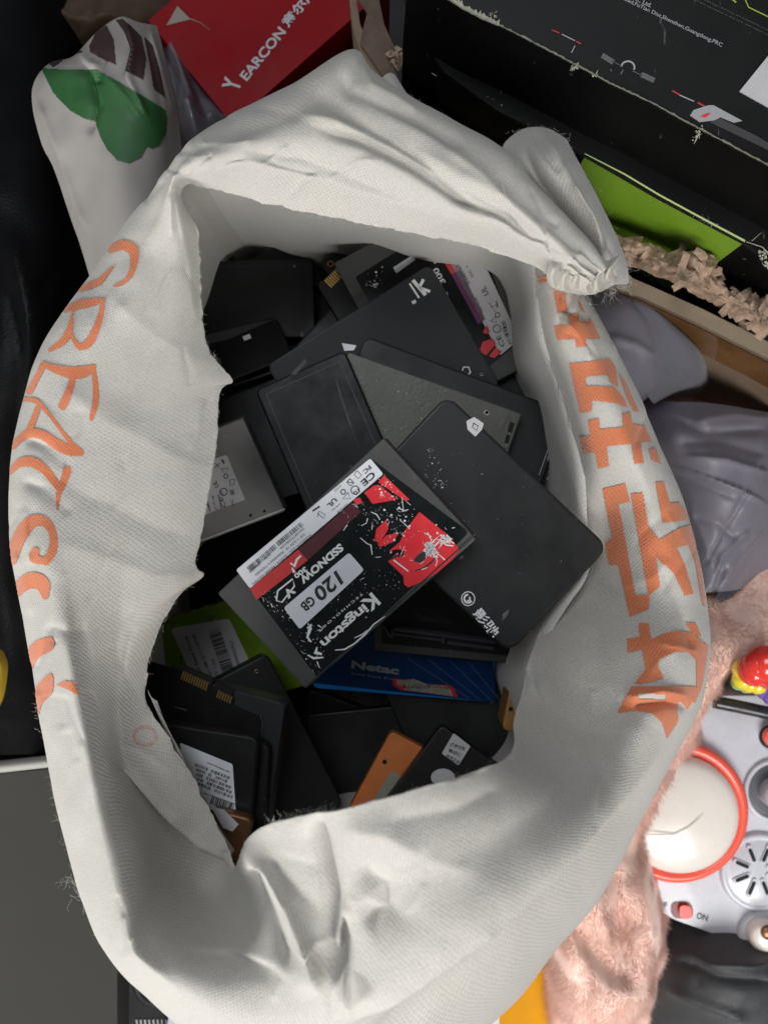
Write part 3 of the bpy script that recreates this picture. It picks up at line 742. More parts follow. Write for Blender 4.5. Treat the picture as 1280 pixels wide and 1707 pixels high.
fibres('frayed_fibres', FIB, bagroot, S)

# ================================================================= THE DRIVES
def q4(l): return [(540+x/3.712, 720+y/3.711) for x, y in l]
def q3(l): return [(340+x/3.712, 720+y/3.711) for x, y in l]
def q2(l): return [(600+x/3.0476, 360+y/3.0476) for x, y in l]
def q7(l): return [(300+x/5.818, 680+y/5.818) for x, y in l]
def q5(l): return [(230+x/3.459, 980+y/3.46) for x, y in l]
def rail(D, A, B_, wpx, h0, h1, m, name):
    a = loc(D, *A); b = loc(D, *B_); u = (b-a).normalized(); n_ = Vector((-u.y, u.x, 0)); w_ = wpx
    V, Fc = prism([tuple((a)[:2]), tuple((b)[:2]), tuple((b+n_*w_)[:2]), tuple((a+n_*w_)[:2])], h0, h1); return mesh(name, V, Fc, m, D.o)
def side_hole(D, fx, rad, m, side=-1):
    n = 14; y = side*(D.W/2+.00006); V = [(fx*D.L/2+rad*math.cos(6.283*k/n), y, -.0036+rad*math.sin(6.283*k/n)) for k in range(n)]; V += [(v[0], y-.0001*side*-1, v[2]) for v in V]
    return mesh('screw_hole', V[:n], [tuple(range(n))], m, D.o)
def bar(D, acc, A, B_, wd, h0, h1):
    a = loc(D, *A); b = loc(D, *B_); u = (b-a).normalized(); n_ = Vector((-u.y, u.x, 0))*wd/2
    V, Fc = prism([tuple((a-n_)[:2]), tuple((b-n_)[:2]), tuple((b+n_)[:2]), tuple((a+n_)[:2])], h0, h1); acc.add(V, Fc)
K = drive('grey metal drive with red, black and white label reading 120GB, on top of the pile', [(797,893),(508,1152),(362,985),(637,738)], .268, GREYM, r=.0012, bev=.0007, T=.007, tilt=(.16, -.16), ws=40, wt=25)
lab = patch_on(K, [(782,887),(530,1131),(394,950),(617,764)], SBLK, r=.0022)
lab['label'] = 'black glossy label with red artwork'
patch_on(K, [(617,764),(639,790),(417,981),(394,950)], STK, 'label_strip', .00022, r=.0009, parent=lab)
patch_on(K, [(497,916),(513,934),(428,1000),(417,981)], RED2, 'label_band', .00022, parent=lab)
patch_on(K, [(587,838),(602,853),(513,934),(497,916)], MAROON, 'label_band', .00022, parent=lab)
acc = Acc()
for l in ([(372,268),(530,420),(500,425),(335,310)], [(310,330),(345,330),(452,418),(300,445),(250,375)], [(180,420),(222,405),(240,440),(200,450)],
          [(388,540),(398,600),(345,690),(312,670),(325,600)], [(465,622),(430,680),(350,712),(332,700),(385,640)],
          [(590,495),(700,585),(780,650),(838,730),(790,790),(700,870),(610,925),(520,962),(495,940),(490,890),(395,800),(455,745),(462,768),(492,762),(495,735),(450,725),(400,738),(470,680),(500,610)]):
    pts = [tuple(loc(K, *p, .0002)[:2]) for p in q4(l)]; V, Fc = prism(pts, .00013, .00023); acc.add(V, Fc)
acc.build('label_artwork', RED, lab)
acc = Acc(); lo = LO(K, .00028)
strokes2d(acc, q4([(560,862),(620,840),(672,800),(690,760)]), [2, 3, 3, 1], lo)
V, Fc = prism([tuple(loc(K, *p, .0002)[:2]) for p in q4([(550,800),(575,765),(640,720),(660,705),(650,760),(600,810)])], .0002, .00028); acc.add(V, Fc)
strokes2d(acc, q4([(395,800),(440,770),(490,765)]), [1, 4, 2], lo)
acc.build('label_artwork', TXT, lab)
acc = Acc(); lo = LO(K, .00033)
strokes2d(acc, q4([(430,792),(522,862)]), [2.2, 2.2], lo)
for l in ([(120,610),(145,575)], [(225,655),(265,690),(290,700),(298,760)], [(290,495),(325,510),(345,538)], [(230,580),(262,565),(270,535)], [(482,405),(490,470),(480,492),(522,480)], [(300,570),(296,605)],
          [(640,770),(655,740),(700,690),(740,640)], [(740,640),(770,670),(805,690)], [(700,665),(760,700),(800,705)], [(640,690),(690,735),(705,760)], [(645,760),(700,750),(748,792)], [(690,770),(700,800),(690,830)],
          [(470,545),(500,570),(530,600)], [(640,620),(660,660)]):
    strokes2d(acc, q4(l), [1]+[random.uniform(1, 2.6) for _ in l[1:]], lo)
for c_, s_ in (((672,740),9),((745,668),8),((655,700),6),((645,742),5)):
    x, y = q4([c_])[0]; specks(acc, [(x-s_,y-s_),(x+s_,y-s_),(x+s_,y+s_),(x-s_,y+s_)], 22, lo, .0002, .0011, c_[0], .15)
strokes2d(acc, q3([(640,1215),(660,1190),(650,1240),(640,1270),(665,1300)]), [3, 5, 5, 4, 2], lo)
strokes2d(acc, q3([(640,1380),(680,1400),(740,1395)]), [1.5, 4, 2], lo); strokes2d(acc, q3([(700,1330),(690,1365),(730,1375)]), [2, 7, 4], lo)
strokes2d(acc, q3([(810,1350),(870,1345),(930,1310),(1000,1250),(1050,1190),(1120,1140)]), [1.2, 2.4, 2.2, 2.4, 2, 1], lo)
strokes2d(acc, q3([(930,1275),(985,1250),(1010,1225)]), [1, 2, 1], lo)
strokes2d(acc, q3([(700,1420),(715,1460)]), [2, 1], lo); strokes2d(acc, q3([(440,1015),(455,1050)]), [2, 1], lo); strokes2d(acc, q3([(415,1060),(425,1085)]), [1.5, 2], lo)
strokes2d(acc, q3([(535,810),(560,830),(575,790),(600,765)]), [3, 5, 4, 3], lo); strokes2d(acc, q3([(560,870),(545,840)]), [5, 2], lo); strokes2d(acc, q3([(705,1195),(735,1215)]), [2, 1], lo)
strokes2d(acc, q3([(700,1225),(725,1232),(735,1215)]), [1, 1, 1], lo)
specks(acc, [(560,850),(640,790),(700,860),(630,930)], 90, lo, .00012, .0005, 11)
specks(acc, [(625,800),(660,800),(700,870),(650,880)], 40, lo, .00015, .0007, 12)
specks(acc, [(640,930),(700,960),(600,1060),(540,1000)], 60, lo, .0001, .00035, 13)
specks(acc, [(450,1000),(500,1000),(560,1110),(520,1125)], 80, lo, .0001, .0005, 14)
specks(acc, [(650,850),(760,880),(700,960),(640,920)], 50, lo, .00015, .0006, 15)
specks(acc, [(430,985),(460,985),(480,1030),(450,1020)], 26, lo, .0001, .0004, 16)
acc.build('label_scuffs', WTXT, lab)
patch_on(K, [(605,939),(503,1049),(474,1012),(578,922)] if False else [(607,950),(500,1049),(473,1013),(582,921)], STK, 'capacity_sticker', .00026, r=.0012, parent=lab)
acc = Acc(); lo = LO(K, .00036); B = .02
put_text(acc, '120', (575,957), (530,998), 22, lo, .01, .0, .95) if False else None
def tx(a, s, A, Bp, h, b=.0, sh=0, sp=1.0): put_text(acc, s, A, Bp, h, lo, b, sh, sp)
tx(acc, '120', (560,948), (527,980), 21, .012, .15) if False else None
# baselines lie on the upper-left side of each line, because the writing is upside down
tx(acc, '120', (560,950), (519,985), 24, .03, .15)
tx(acc, 'GB', (517,992), (499,1008), 16, .035, .1)
lo = LO(K, .0003)
barcode(acc, (501,870), (459,905), 8, lo, 40, 3); barcode(acc, (457,907), (440,922), 8, lo, 18, 4); barcode(acc, (439,923), (411,946), 9, lo, 24, 5)
acc2 = acc
tx(acc, '5002687752003399', (506,879), (466,913), 3.6, .01); tx(acc, '1509', (450,922), (440,930), 3.6, .01); tx(acc, '800ABRF0', (432,938), (415,953), 3.6, .01)
tx(acc, 'DC + 5.0V 1A', (506,889), (475,915), 4, .01); tx(acc, 'Assembled in TAIWAN', (472,918), (425,957), 4, .01)
tx(acc, 'SV300S37A/120G / 5E70316 / 9904447-026.F00G', (517,890), (420,973), 4.2, .01)
tx(acc, 'FC', (615,775), (604,785), 7, .03); tx(acc, 'CE', (620,785), (600,803), 11, .03)
for (cx, cy, rr) in ((592,817,7), (572,820,4), (566,803,0)):
    if rr:
        strokes2d(acc, [(cx+rr*math.cos(a*.5236), cy+rr*math.sin(a*.5236)) for a in range(13)], 1.6, lo)
tx(acc, '10', (596,814), (588,821), 7, .02)
tx(acc, 'UL', (557,829), (544,842), 8, .03); strokes2d(acc, [(580,821),(584,831),(571,832),(580,821)], 1.1, lo)
strokes2d(acc, [(529,855),(540,865),(542,858),(532,852),(529,862)], 1.2, lo); strokes2d(acc, [(521,852),(533,844)], 3, lo); strokes2d(acc, [(583,798),(590,805),(584,810),(578,804),(583,798)], 1.5, lo); strokes2d(acc, [(578,803),(588,805)], 1.2, lo)
strokes2d(acc, [(595,785),(603,792),(597,798),(590,791),(595,785)], 1.1, lo)
tx(acc, 'E175707', (567,808), (556,818), 3.2); tx(acc, 'CAN ICES-3(B)', (578,838), (561,853), 3); tx(acc, 'NMB-3(B)', (566,838), (552,850), 3)
acc.build('printed_text', TXT, lab)
acc = Acc(); lo = LO(K, .00033)
tx(acc, 'K', (619,987), (600,1003), 24, .03); tx(acc, 'ingston', (602,1002), (529,1066), 20, .025, 0, .95); tx(acc, 'TECHNOLOGY', (603,988), (530,1051), 3.6, .01, 0, 1.5)
tx(acc, 'TECHNOLOGY', (627,1008), (544,1079), 4.2, 0, 0, 1.4) if False else None
tx(acc, 'T E C H N O L O G Y', (606,996), (532,1058), 4, 0) if False else None
tx(acc, 'SSDNOW', (566,905), (497,964), 13, .045, .1); tx(acc, 'V', (484,976), (471,988), 14, .05); tx(acc, '300', (508,944), (489,958), 8.5, .04)
strokes2d(acc, [(463,985),(488,965),(491,977),(470,1004),(461,1001),(463,985)], [2.6]*6, lo)
acc.build('printed_logo', WTXT, lab)
# lid edge rails on the long side
rail(K, (794,890), (509,1147), -.0006, .0, .0003, DGREY, 'lid_rail')
for p_ in ((800,905),(770,925),(560,1110)):
    pass

Y = drive('matte black drive with white round emblem and two characters, under the labelled grey one', [(743,652),(1010,912),(850,1094),(585,836)], .2585, BLK2, r=.0055, bev=.0014, T=.007, tilt=(.0, .0))
acc = Acc(); lo = LO(Y, .0001)
for (cx, cy) in ((780,998),):
    for r0, w_, a0, a1 in ((11.2, 1.6, 0, 12), (6.5, 3.4, 1, 9), (3.2, 2.6, -2, 4)):
        strokes2d(acc, [(cx+r0*math.cos(a*.5236), cy+r0*1.05*math.sin(a*.5236)) for a in range(a0, a1+1)], w_, lo)
put_text(acc, '影驰', (786,1024), (820,1065), 20, lo, .02)
acc.build('printed_logo', WTXT, Y.o); acc = Acc()
specks(acc, [(715,745),(740,765),(735,830),(700,810)], 30, lo, .0001, .00035, 21); specks(acc, [(720,800),(745,800),(745,812),(720,815)], 24, lo, .0001, .0004, 22); specks(acc, [(700,740),(900,740),(950,950),(780,900)], 18, lo, .00008, .0002, 23)
acc.build('surface_specks', WTXT, Y.o)
patch_on(Y, [(777,702),(790,695),(806,706),(803,716),(792,728),(779,716)], STKG, 'security_sticker', .0002, r=.0004)
acc = Acc(); lo = LO(Y, .00026); put_text(acc, 'QC', (785,706), (798,716), 7, lo, .02) if False else strokes2d(acc, [(788,705),(797,710),(794,718),(787,712),(790,705)], 1.5, lo); acc.build('sticker_print', TXT, Y.o)

D23 = drive('small bronze edged drive at the bottom left corner of the mouth', [(345,1330),(411,1378),(408,1452),(350,1420)], .238, BROWNG, r=.003, bev=.0012, ws=3, L=.03, W=.03, T=.006)
patch_on(D23, [(352,1344),(374,1350),(398,1374),(388,1386),(372,1380)], STKG, 'sticker', .0002)
D21 = drive('black drive with white text label and barcode beside the lower left flap', [(238,1188),(416,1242),(426,1400),(252,1352)], .229, BLK2, r=.004, bev=.001, ws=6, wt=30)
screw(D21, 405, 1281, .0008, HOLE)
lab = patch_on(D21, [(300,1238),(388,1274),(394,1362),(318,1340)], STK, r=.001)
acc = Acc(); lo = LO(D21, .00026); rr_ = random.Random(8)
put_text(acc, 'www.kingspec.net', (386,1284), (346,1266), 4, lo, .01) if False else put_text(acc, 'www.kingspec.net', (345,1273), (382,1289), 4, lo, .02)
for k in range(5):
    y = 8*k
    for q in range(11):
        if rr_.random() < .12: continue
        x0 = 325+5.3*q+k*1.2; y0 = 1272+y+q*2.1
        barcode(acc, (x0, y0+5), (x0+4.4, y0+6.8), 5.5, lo, 4, k*20+q)
strokes2d(acc, [(340,1322),(394,1341)], 1, lo); barcode(acc, (350,1340), (388,1354), 14, lo, 26, 17)
acc.build('printed_text', TXT, lab)
D21b = drive('black drive with gold screw directly under the white text label drive', [(246,1210),(440,1250),(446,1410),(262,1370)], .2205, BLK, r=.004, bev=.001, ws=6, wt=30)
screw(D21b, 428, 1279, .0008, GOLD)
D20 = drive('black opened drive with two rows of gold contacts', [(225,1092),(458,1186),(452,1420),(225,1330)], .213, DGREY, r=.004, bev=.001, ws=8, wt=30, T=.008)
patch_on(D20, [(238,1098),(300,1118),(392,1160),(392,1176),(440,1196),(440,1400),(232,1320)], BLK, 'recessed_plate', .0003, r=.001)
a_ = Acc(); bar(D20, a_, (300,1112), (356,1136), .0045, .0003, .0012); bar(D20, a_, (360,1142), (390,1156), .0045, .0003, .0012); a_.build('connector_block', HOLE, D20.o)
contacts(D20, (301,1132), (345,1152), 15, 11, h=.0016); contacts(D20, (360,1162), (385,1174), 13, 6, h=.0016)
acc = Acc(); lo = LO(D20, .0005); strokes2d(acc, [(434,1192),(438,1204),(437,1236)], [.8, 2, .8], lo); strokes2d(acc, [(292,1178),(312,1184)], [1, 3], lo); specks(acc, [(395,1215),(450,1215),(450,1260),(395,1260)], 4, lo, .0003, .0007, 4); acc.build('edge_glint', STEEL, D20.o)
D22 = drive('large black slab drive with copper screw standing beside the label drive', [(442,1086),(578,1345),(392,1446),(262,1190)], .203, BLK2, r=.004, bev=.0012, tilt=(.0, .28), ws=15, wt=20, T=.009)
screw(D22, 428, 1119, .0011); screw(D22, 548, 1343, .0013, DGREY)
D7 = drive('glossy black drive with scratch marks left of the speckled grey one', [(440,656),(574,571),(668,812),(520,905)], .2165, GLOSS, r=.003, bev=.001, ws=4, lip=.004, L=.055, W=.08)
acc = Acc(); lo = LO(D7, .00015)
strokes2d(acc, [(443,659),(470,640),(500,612),(508,598)], [1, .8, 1.6, 1], lo)  # paler line along the upper left edge paints the light it catches
V, Fc = prism([tuple(loc(D7, *p)[:2]) for p in ((486,622),(508,598),(512,604),(492,626))], 0, .0002); acc.add(V, Fc)
strokes2d(acc, [(560,632),(568,660),(584,708)], [1.5, 3, 3.5], lo); strokes2d(acc, [(584,708),(598,745)], [1, .6], lo)
specks(acc, [(440,640),(560,590),(640,780),(520,860)], 14, lo, .00012, .0004, 51); acc.build('scratches_and_lit_edge', DGREY, D7.o)
D6 = drive('worn grey metal drive with speckled face and exposed port under the matte black drive', [(578,585),(868,690),(806,874),(520,768)], .2095, WORN, r=.001, bev=.0006, ws=25)
screw(D6, 811, 688, .0014, STEEL)
acc = Acc(); lo = LO(D6, .0001)
specks(acc, [(590,600),(850,700),(790,800),(600,740)], 46, lo, .00012, .0005, 41, .1); acc.build('surface_specks', STKG, D6.o)
acc = Acc()
for l in ([(833,692),(842,696),(826,744),(817,740)], [(846,697),(862,703),(846,748),(832,744)]):
    V, Fc = prism([tuple(loc(D6, *p)[:2]) for p in l], 0, .0007); acc.add(V, Fc)
acc.build('port_frame', WORN, D6.o)
acc = Acc()
for l in ([(850,703),(857,706),(852,722),(845,719)], [(844,724),(850,726),(846,740),(840,737)]):
    V, Fc = prism([tuple(loc(D6, *p)[:2]) for p in l], .0007, .0011); acc.add(V, Fc)
acc.build('data_port', HOLE, D6.o)
patch_on(D6, [(570,572),(594,576),(590,584),(574,585)], STK, 'torn_sticker', .0003)
D5 = drive('black drive with rounded corner and scratched edge pointing at the right lining', [(945,690),(905,800),(560,720),(598,548)][0:0] or [(606,556),(945,688),(893,840),(556,712)], .199, BLK, r=.0045, bev=.0012, tilt=(0, 0), ws=25)
acc = Acc(); lo = LO(D5, .0001); strokes2d(acc, [(928,706),(912,752),(898,792)], [1.6, .9, .8], lo); strokes2d(acc, [(925,706),(932,702)], 2.2, lo); acc.build('edge_scratch', STKG, D5.o)
SA = drive('dark drive with open metal frame and data ports lying on the blue drive', [(640,968),(852,1000),(866,1106),(612,1086)], .1965, GREYM, r=.0015, bev=.0006, T=.007, tilt=(.45, -.05), ws=8, wt=40)
pl = patch_on(SA, [(640,966),(850,998),(862,1094),(636,1072)], BLK, 'recessed_plate', .0003)
acc = Acc()
PORT = mat('port_plastic', (.045, .045, .055), .4)
for A, B_, wd, h in (((658,1044),(826,1066),.0016,.0030), ((655,1052),(738,1063),.0012,.0026), ((745,1066),(822,1076),.0016,.0030), ((655,1044),(653,1058),.0012,.003), ((740,1058),(738,1068),.001,.003), ((640,1040),(650,1058),.0014,.002)):
    bar(SA, acc, A, B_, wd, .0003, h)
acc.build('data_port', PORT, SA.o)
acc = Acc(); lo = LO(SA, .00045); strokes2d(acc, [(700,1010),(752,1040),(700,1030),(690,1018)], [1, 8, 8, 1], lo); acc.build('faded_label', DGREY, SA.o)

NT = drive('blue drive with navy label and peeling red seal, low at the right', [(527,985),(822,1008),(832,1178),(512,1143)], .176, BLUE, r=.003, bev=.0009, T=.0095, tilt=(.62, -.05), ws=10, wt=40)
lab = patch_on(NT, [(530,990),(816,1012),(826,1171),(514,1138)], NAVY, r=.002)
acc = Acc(); lo = LO(NT, .0003)
put_text(acc, 'Netac', (585,1114), (664,1125), 18, lo, .045); put_text(acc, 'Solid State Drive', (586,1124), (664,1135), 4.5, lo, .02, 0, 1.3)
acc.build('printed_logo', DWTXT, lab)
acc = Acc()
for x in (0, 34, 70, 100): strokes2d(acc, [(680+x, 1098+x*.05), (782+x*.55, 1164+x*.08)], .8, lo)
acc.build('diagonal_lines', mat('line_blue', (.10, .16, .26), .4), lab)
seal = patch_on(NT, q_ := [(654,1130),(668,1132),(700,1140),(745,1142),(755,1145),(763,1162),(735,1158),(690,1152),(668,1150),(656,1142)], RED, 'torn_seal', .0003)
seal['label'] = 'peeling red and cream warranty seal'
acc = Acc(); V, Fc = prism([tuple(loc(NT, *p)[:2]) for p in [(660,1134),(690,1131),(712,1140),(744,1143),(752,1150),(755,1160),(715,1154),(672,1149),(680,1144),(662,1141)]], .0003, .0005); acc.add(V, Fc); acc.build('seal_backing', mat('cream_paper', (.30, .28, .24), .7, var=.3, vscale=300), seal)
acc = Acc(); lo = LO(NT, .0006)
rr_ = random.Random(3)
for i in range(16):
    x = 672+5*i; strokes2d(acc, [(x, 1138+rr_.random()*8), (x+rr_.uniform(-4, 5), 1142+rr_.random()*8), (x+4, 1140+rr_.random()*9)], [.8, 1.4, .5], lo)
acc.build('seal_print', TXT, seal)
# side screw holes of the blue case
side_hole(NT, .82, .0014, HOLE); side_hole(NT, .55, .0009, STEEL)

GN = drive('green metal drive with white barcode label under the left corner of the top drive', [(240,1032),(462,988),(540,1140),(318,1192)], .196, GREEN, r=.002, bev=.0008, ws=15)
rail(GN, (242,1036), (396,1004), -.0008, 0, .0012, GREEN, 'raised_ridge')
lab = patch_on(GN, [(285,1048),(382,1031),(417,1104),(330,1150)], STKG, r=.002); lab['label'] = 'white label with barcode and drive name'
acc = Acc(); lo = LO(GN, .00026)
for s_, A, Bp, h in (('Solid State Drive', (341,1132), (312,1060), 6), ('SSD SMI SJ11-120GB', (357,1130), (326,1057), 6), ('5V 1.5A', (365,1128), (357,1097), 5), ('9806000025923', (404,1120), (388,1068), 5.5)):
    put_text(acc, s_, A, Bp, h, lo, .015)
barcode(acc, (391,1117), (366,1047), 20, lo, 34, 12)
acc.build('printed_text', TXT, lab)

D28 = drive('black drive with pale letters beside the green drive, mostly hidden', [(200,1060),(282,1052),(330,1130),(240,1150)], .199, GLOSS, r=.002, bev=.0008, ws=4, L=.06, W=.05)
acc = Acc(); lo = LO(D28, .0002); put_text(acc, 'be-', (264,1112), (277,1066), 14, lo, .03); acc.build('printed_logo', STKG, D28.o)

D8 = drive('silver metal drive with grey regulatory label half under the left flap', [(150,790),(404,703),(479,850),(238,943)], .192, SILVER, r=.0008, bev=.0008, T=.0085, tilt=(.22, -.05), ws=6, wt=20)
lab = patch_on(D8, [(240,802),(378,758),(409,833),(270,884)], STKG, r=.0012)
acc = Acc(); lo = LO(D8, .00025)
for s_, A, Bp, h in (('CE', (378,845), (371,828), 7), ('FC', (392,842), (388,832), 5), ('10', (373,824), (369,817), 5), ('UL', (365,812), (361,801), 7), ('SUV300S37A/120G', (352,852), (345,826), 3.5), ('DC +5V 1.0A', (362,850), (356,826), 3.5), ('9904447-026', (371,848), (366,824), 3.4) ):
    put_text(acc, s_, A, Bp, h, lo, .015)
for cx, cy, rr in ((373,820,6), (377,794,3.5)): strokes2d(acc, [(cx+rr*math.cos(a*.5236), cy+rr*math.sin(a*.5236)) for a in range(13)], 1.5, lo)
strokes2d(acc, [(369,782),(381,780),(376,791),(369,782)], 1.2, lo); strokes2d(acc, [(370,766),(374,773)], 3, lo); barcode(acc, (392,824), (389,815), 7, lo, 7, 6); strokes2d(acc, [(383,800),(392,799),(390,808),(384,809),(383,800)], 1.2, lo)
strokes2d(acc, [(358,772),(366,778),(358,780),(366,772)], 1.1, lo)
acc.build('printed_text', TXT, lab)
for p_ in ((418,859), (441,852)): screw(D8, *p_, .0008, HOLE, 'screw_hole_ring')
screw(D8, 376, 727, .0008, STEEL)
rail(D8, (240,938), (476,849), .0008, 0, .0004, STEEL, 'folded_edge')

S3 = drive('dark grey drive with white angular K logo leaning across the upper pile', [(458,610),(722,428),(820,640),(560,822)], .212, DGREY, r=.004, bev=.0009, T=.007, tilt=(.12, 0), ws=30)
acc = Acc(); lo = LO(S3, .0001)
for l, w_ in (([(252,343),(300,416)], 3.2), ([(268,326),(333,402)], 6), ([(300,366),(322,322)], 5), ([(303,366),(356,384)], 5), ([(265,442),(284,432)], 5.5)): strokes2d(acc, q2(l), w_, lo)
acc.F = acc.F
put_text(acc, 'D', (771,624), (777,613), 12, lo, .03) if False else strokes2d(acc, q2([(515,800),(545,812),(560,795),(552,768),(525,768),(520,785)]), [2.6]*6, lo)
acc.build('printed_logo', WTXT, S3.o)
screw(S3, 803, 624, .0009, STEEL)

K2 = drive('grey drive with red and purple striped label tucked under the top rim of the bag', [(694,719),(568,443),(763,316),(889,592)], .192, GREYM, r=.0012, bev=.0007, ws=15, group=None)
lab = patch_on(K2, [(722,690),(592,462),(780,345),(862,572)], SBLK, r=.0015)
patch_on(K2, [(834,592),(735,410),(726,395),(775,370),(863,560),(858,572)], STKG, 'label_strip', .00022, r=.0005, parent=lab)
patch_on(K2, [(752,457),(722,400),(700,385),(733,380),(765,446)] if False else [(752,457),(722,406),(736,398),(768,450)], RED2, 'label_band', .00022, parent=lab)
patch_on(K2, [(797,541),(752,457),(768,450),(809,532)], PURPLE, 'label_band', .00022, parent=lab)
acc = Acc()
for l in ([(605,690),(622,640),(676,622),(690,650),(655,690),(640,708)], [(655,712),(688,668),(722,690),(680,722)], [(622,592),(645,552),(660,592),(640,600)]):
    V, Fc = prism([tuple(loc(K2, *p)[:2]) for p in q2(l)], .0001, .00022); acc.add(V, Fc)
acc.build('label_artwork', RED, lab)
acc = Acc(); lo = LO(K2, .0003)
patch_on(K2, q2([(168,262),(268,198),(282,222),(185,292)]), STK, 'capacity_sticker', .00025, r=.0006, parent=lab)
strokes2d(acc, q2([(292,198),(360,178),(385,240)]), 2.6, lo); strokes2d(acc, q2([(292,198),(300,212),(352,195)]), 2, lo); strokes2d(acc, q2([(330,212),(350,190)]), 2.4, lo)
strokes2d(acc, q2([(375,240),(385,235)]), 3, lo); put_text(acc, '300', (743,470), (729,445), 10, lo, .02); strokes2d(acc, q2([(66,350),(92,345)]), 3.5, lo); strokes2d(acc, q2([(70,362),(85,358)]), 2, lo)
specks(acc, q2([(0,280),(120,250),(120,360),(20,380)]), 12, lo, .0002, .0006, 33); strokes2d(acc, q2([(440,385),(455,430),(500,500)]), [.8, .7, .8], lo)
acc.build('printed_logo', WTXT, lab)
acc = Acc(); lo = LO(K2, .0003)
put_text(acc, 'CE', (832,578), (826,556), 11, lo, .01) if False else None
for s_, A, Bp, h in (('CE', (842,576), (833,558), 8), ('FC', (853,572), (848,562), 5), ('SV300S37A/120G  9904447', (784,472), (745,405), 4.5), ('DC +5.0V 1A', (789,460), (766,415), 4), ('Assembled', (776,425), (766,405), 4), ('UL', (815,490), (808,476), 9), ('CAN ICES-3(B)', (806,520), (794,495), 3)):
    put_text(acc, s_, A, Bp, h, lo, .015)
for cx, cy, rr in ((828,548,6.5), (829,525,4)): strokes2d(acc, [(cx+rr*math.cos(a*.5236), cy+rr*math.sin(a*.5236)) for a in range(13)], 1.5, lo)
strokes2d(acc, [(817,512),(828,508),(826,520),(815,505)], 1.1, lo); strokes2d(acc, [(829,512),(827,502)], 2.2, lo); strokes2d(acc, [(818,535),(826,528),(827,538),(818,535)], 1.1, lo)
barcode(acc, (849,560), (843,545), 7, lo, 8, 8); barcode(acc, (845,545), (841,534), 7, lo, 6, 9)
acc.build('printed_text', TXT, lab)
screw(K2, 880, 585, .0008, STEEL)

D15 = drive('small black drive with seven gold contacts beside the striped label drive', [(534,470),(578,440),(628,512),(570,560)], .187, BLK, r=.003, bev=.001, ws=4, L=.035, W=.035)
contacts(D15, (552,480), (573,459), 17, 7, h=.0006)
D16 = drive('black drive with rounded corner between the K logo drive and the plain black one', [(480,590),(574,487),(660,560),(560,660)], .183, BLK, r=.006, bev=.0014, ws=8)
acc = Acc(); lo = LO(D16, .0001); specks(acc, [(545,500),(575,500),(575,520),(545,520)], 3, lo, .0003, .0006, 3); acc.build('surface_specks', DGREY, D16.o)

D13 = drive('black drive with scratched transparent lid and white port, against the left flap', [(290,585),(468,528),(482,590),(330,665)], .228, GLOSS, r=.004, bev=.0012, tilt=(-.22, .05), ws=4, wt=30, L=.06, W=.03, T=.005)
patch_on(D13, [(340,560),(400,545),(465,530),(440,540),(380,566),(345,575)], DGREY, 'lid_scratch', .0003)
acc = Acc(); a_ = loc(D13, 412, 563)
V, Fc = prism([(a_.x-.002, a_.y-.0012), (a_.x+.002, a_.y-.0012), (a_.x+.002, a_.y+.0012), (a_.x-.002, a_.y+.0012)], 0, .0008); acc.add(V, Fc); acc.build('white_port', STK, D13.o)
D13b = drive('black drive with brass corner insert lying against the left flap under the scratched one', [(300,600),(470,575),(500,600),(340,668)], .192, BLK, r=.005, bev=.0012, tilt=(-.2, .05), ws=4, wt=30, L=.06, W=.03, T=.006)
screw(D13b, 386, 611, .0012)
D14 = drive('black open drive with gold contacts and brass insert under the top rim', [(533,436),(668,330),(800,470),(640,580)], .176, BLK2, r=.004, bev=.001, ws=12)
screw(D14, 551, 440, .0019); contacts(D14, (600,417), (616,398), 12, 7, h=.0006)
acc = Acc(); lo = LO(D14, .0003); strokes2d(acc, [(570,432),(574,418),(590,420),(604,412),(640,392)], [1.2]*5, lo); acc.build('lid_edge', HOLE, D14.o)
D10 = drive('plain black drive standing in the upper left corner of the bag mouth', [(262,432),(518,437),(530,560),(276,570)], .19, BLK, r=.002, bev=.0008, ws=6, wt=30, T=.005, lip=.003)
screw(D10, 491, 444, .0006, STEEL)
D12 = drive('black drive corner rising behind the plain black drive, right of the brass-screw corner', [(400,446),(497,386),(540,470),(443,530)], .183, BLK, r=.0045, bev=.001, ws=3, T=.004, L=.03, W=.03)
D11 = drive('black drive corner with brass screw poking up behind the plain black drive, at left', [(260,440),(352,386),(410,444),(318,498)], .182, BLK2, r=.004, bev=.001, ws=3, T=.004, L=.03, W=.03)
screw(D11, 373, 406, .0009)
D25 = drive('black drive with small white text sticker, right of the orange one', [(640,1340),(736,1208),(850,1290),(754,1422)], .187, BLK2, r=.003, bev=.0008, ws=8)
lab = patch_on(D25, [(756,1222),(784,1244),(764,1276),(736,1256)], STKG, r=.0008)
acc = Acc(); lo = LO(D25, .0003)
for k, s_ in enumerate(('快克正品', '售后保', '撕毁无效')):
    put_text(acc, s_, (772-9*k, 1232+12*k-6), (757-9*k+6, 1256+8*k-14), 6, lo, .01) if False else put_text(acc, s_, (744+4*k-2, 1262-9*k), (764+5*k, 1274-11*k), 6.5, lo, .02)
acc.build('printed_text', TXT, lab)
c_ = (738,1296); patch_on(D25, [(c_[0]+20*math.cos(a*.35), c_[1]+15*math.sin(a*.35)) for a in range(18)], STKG, 'round_sticker', .0003)
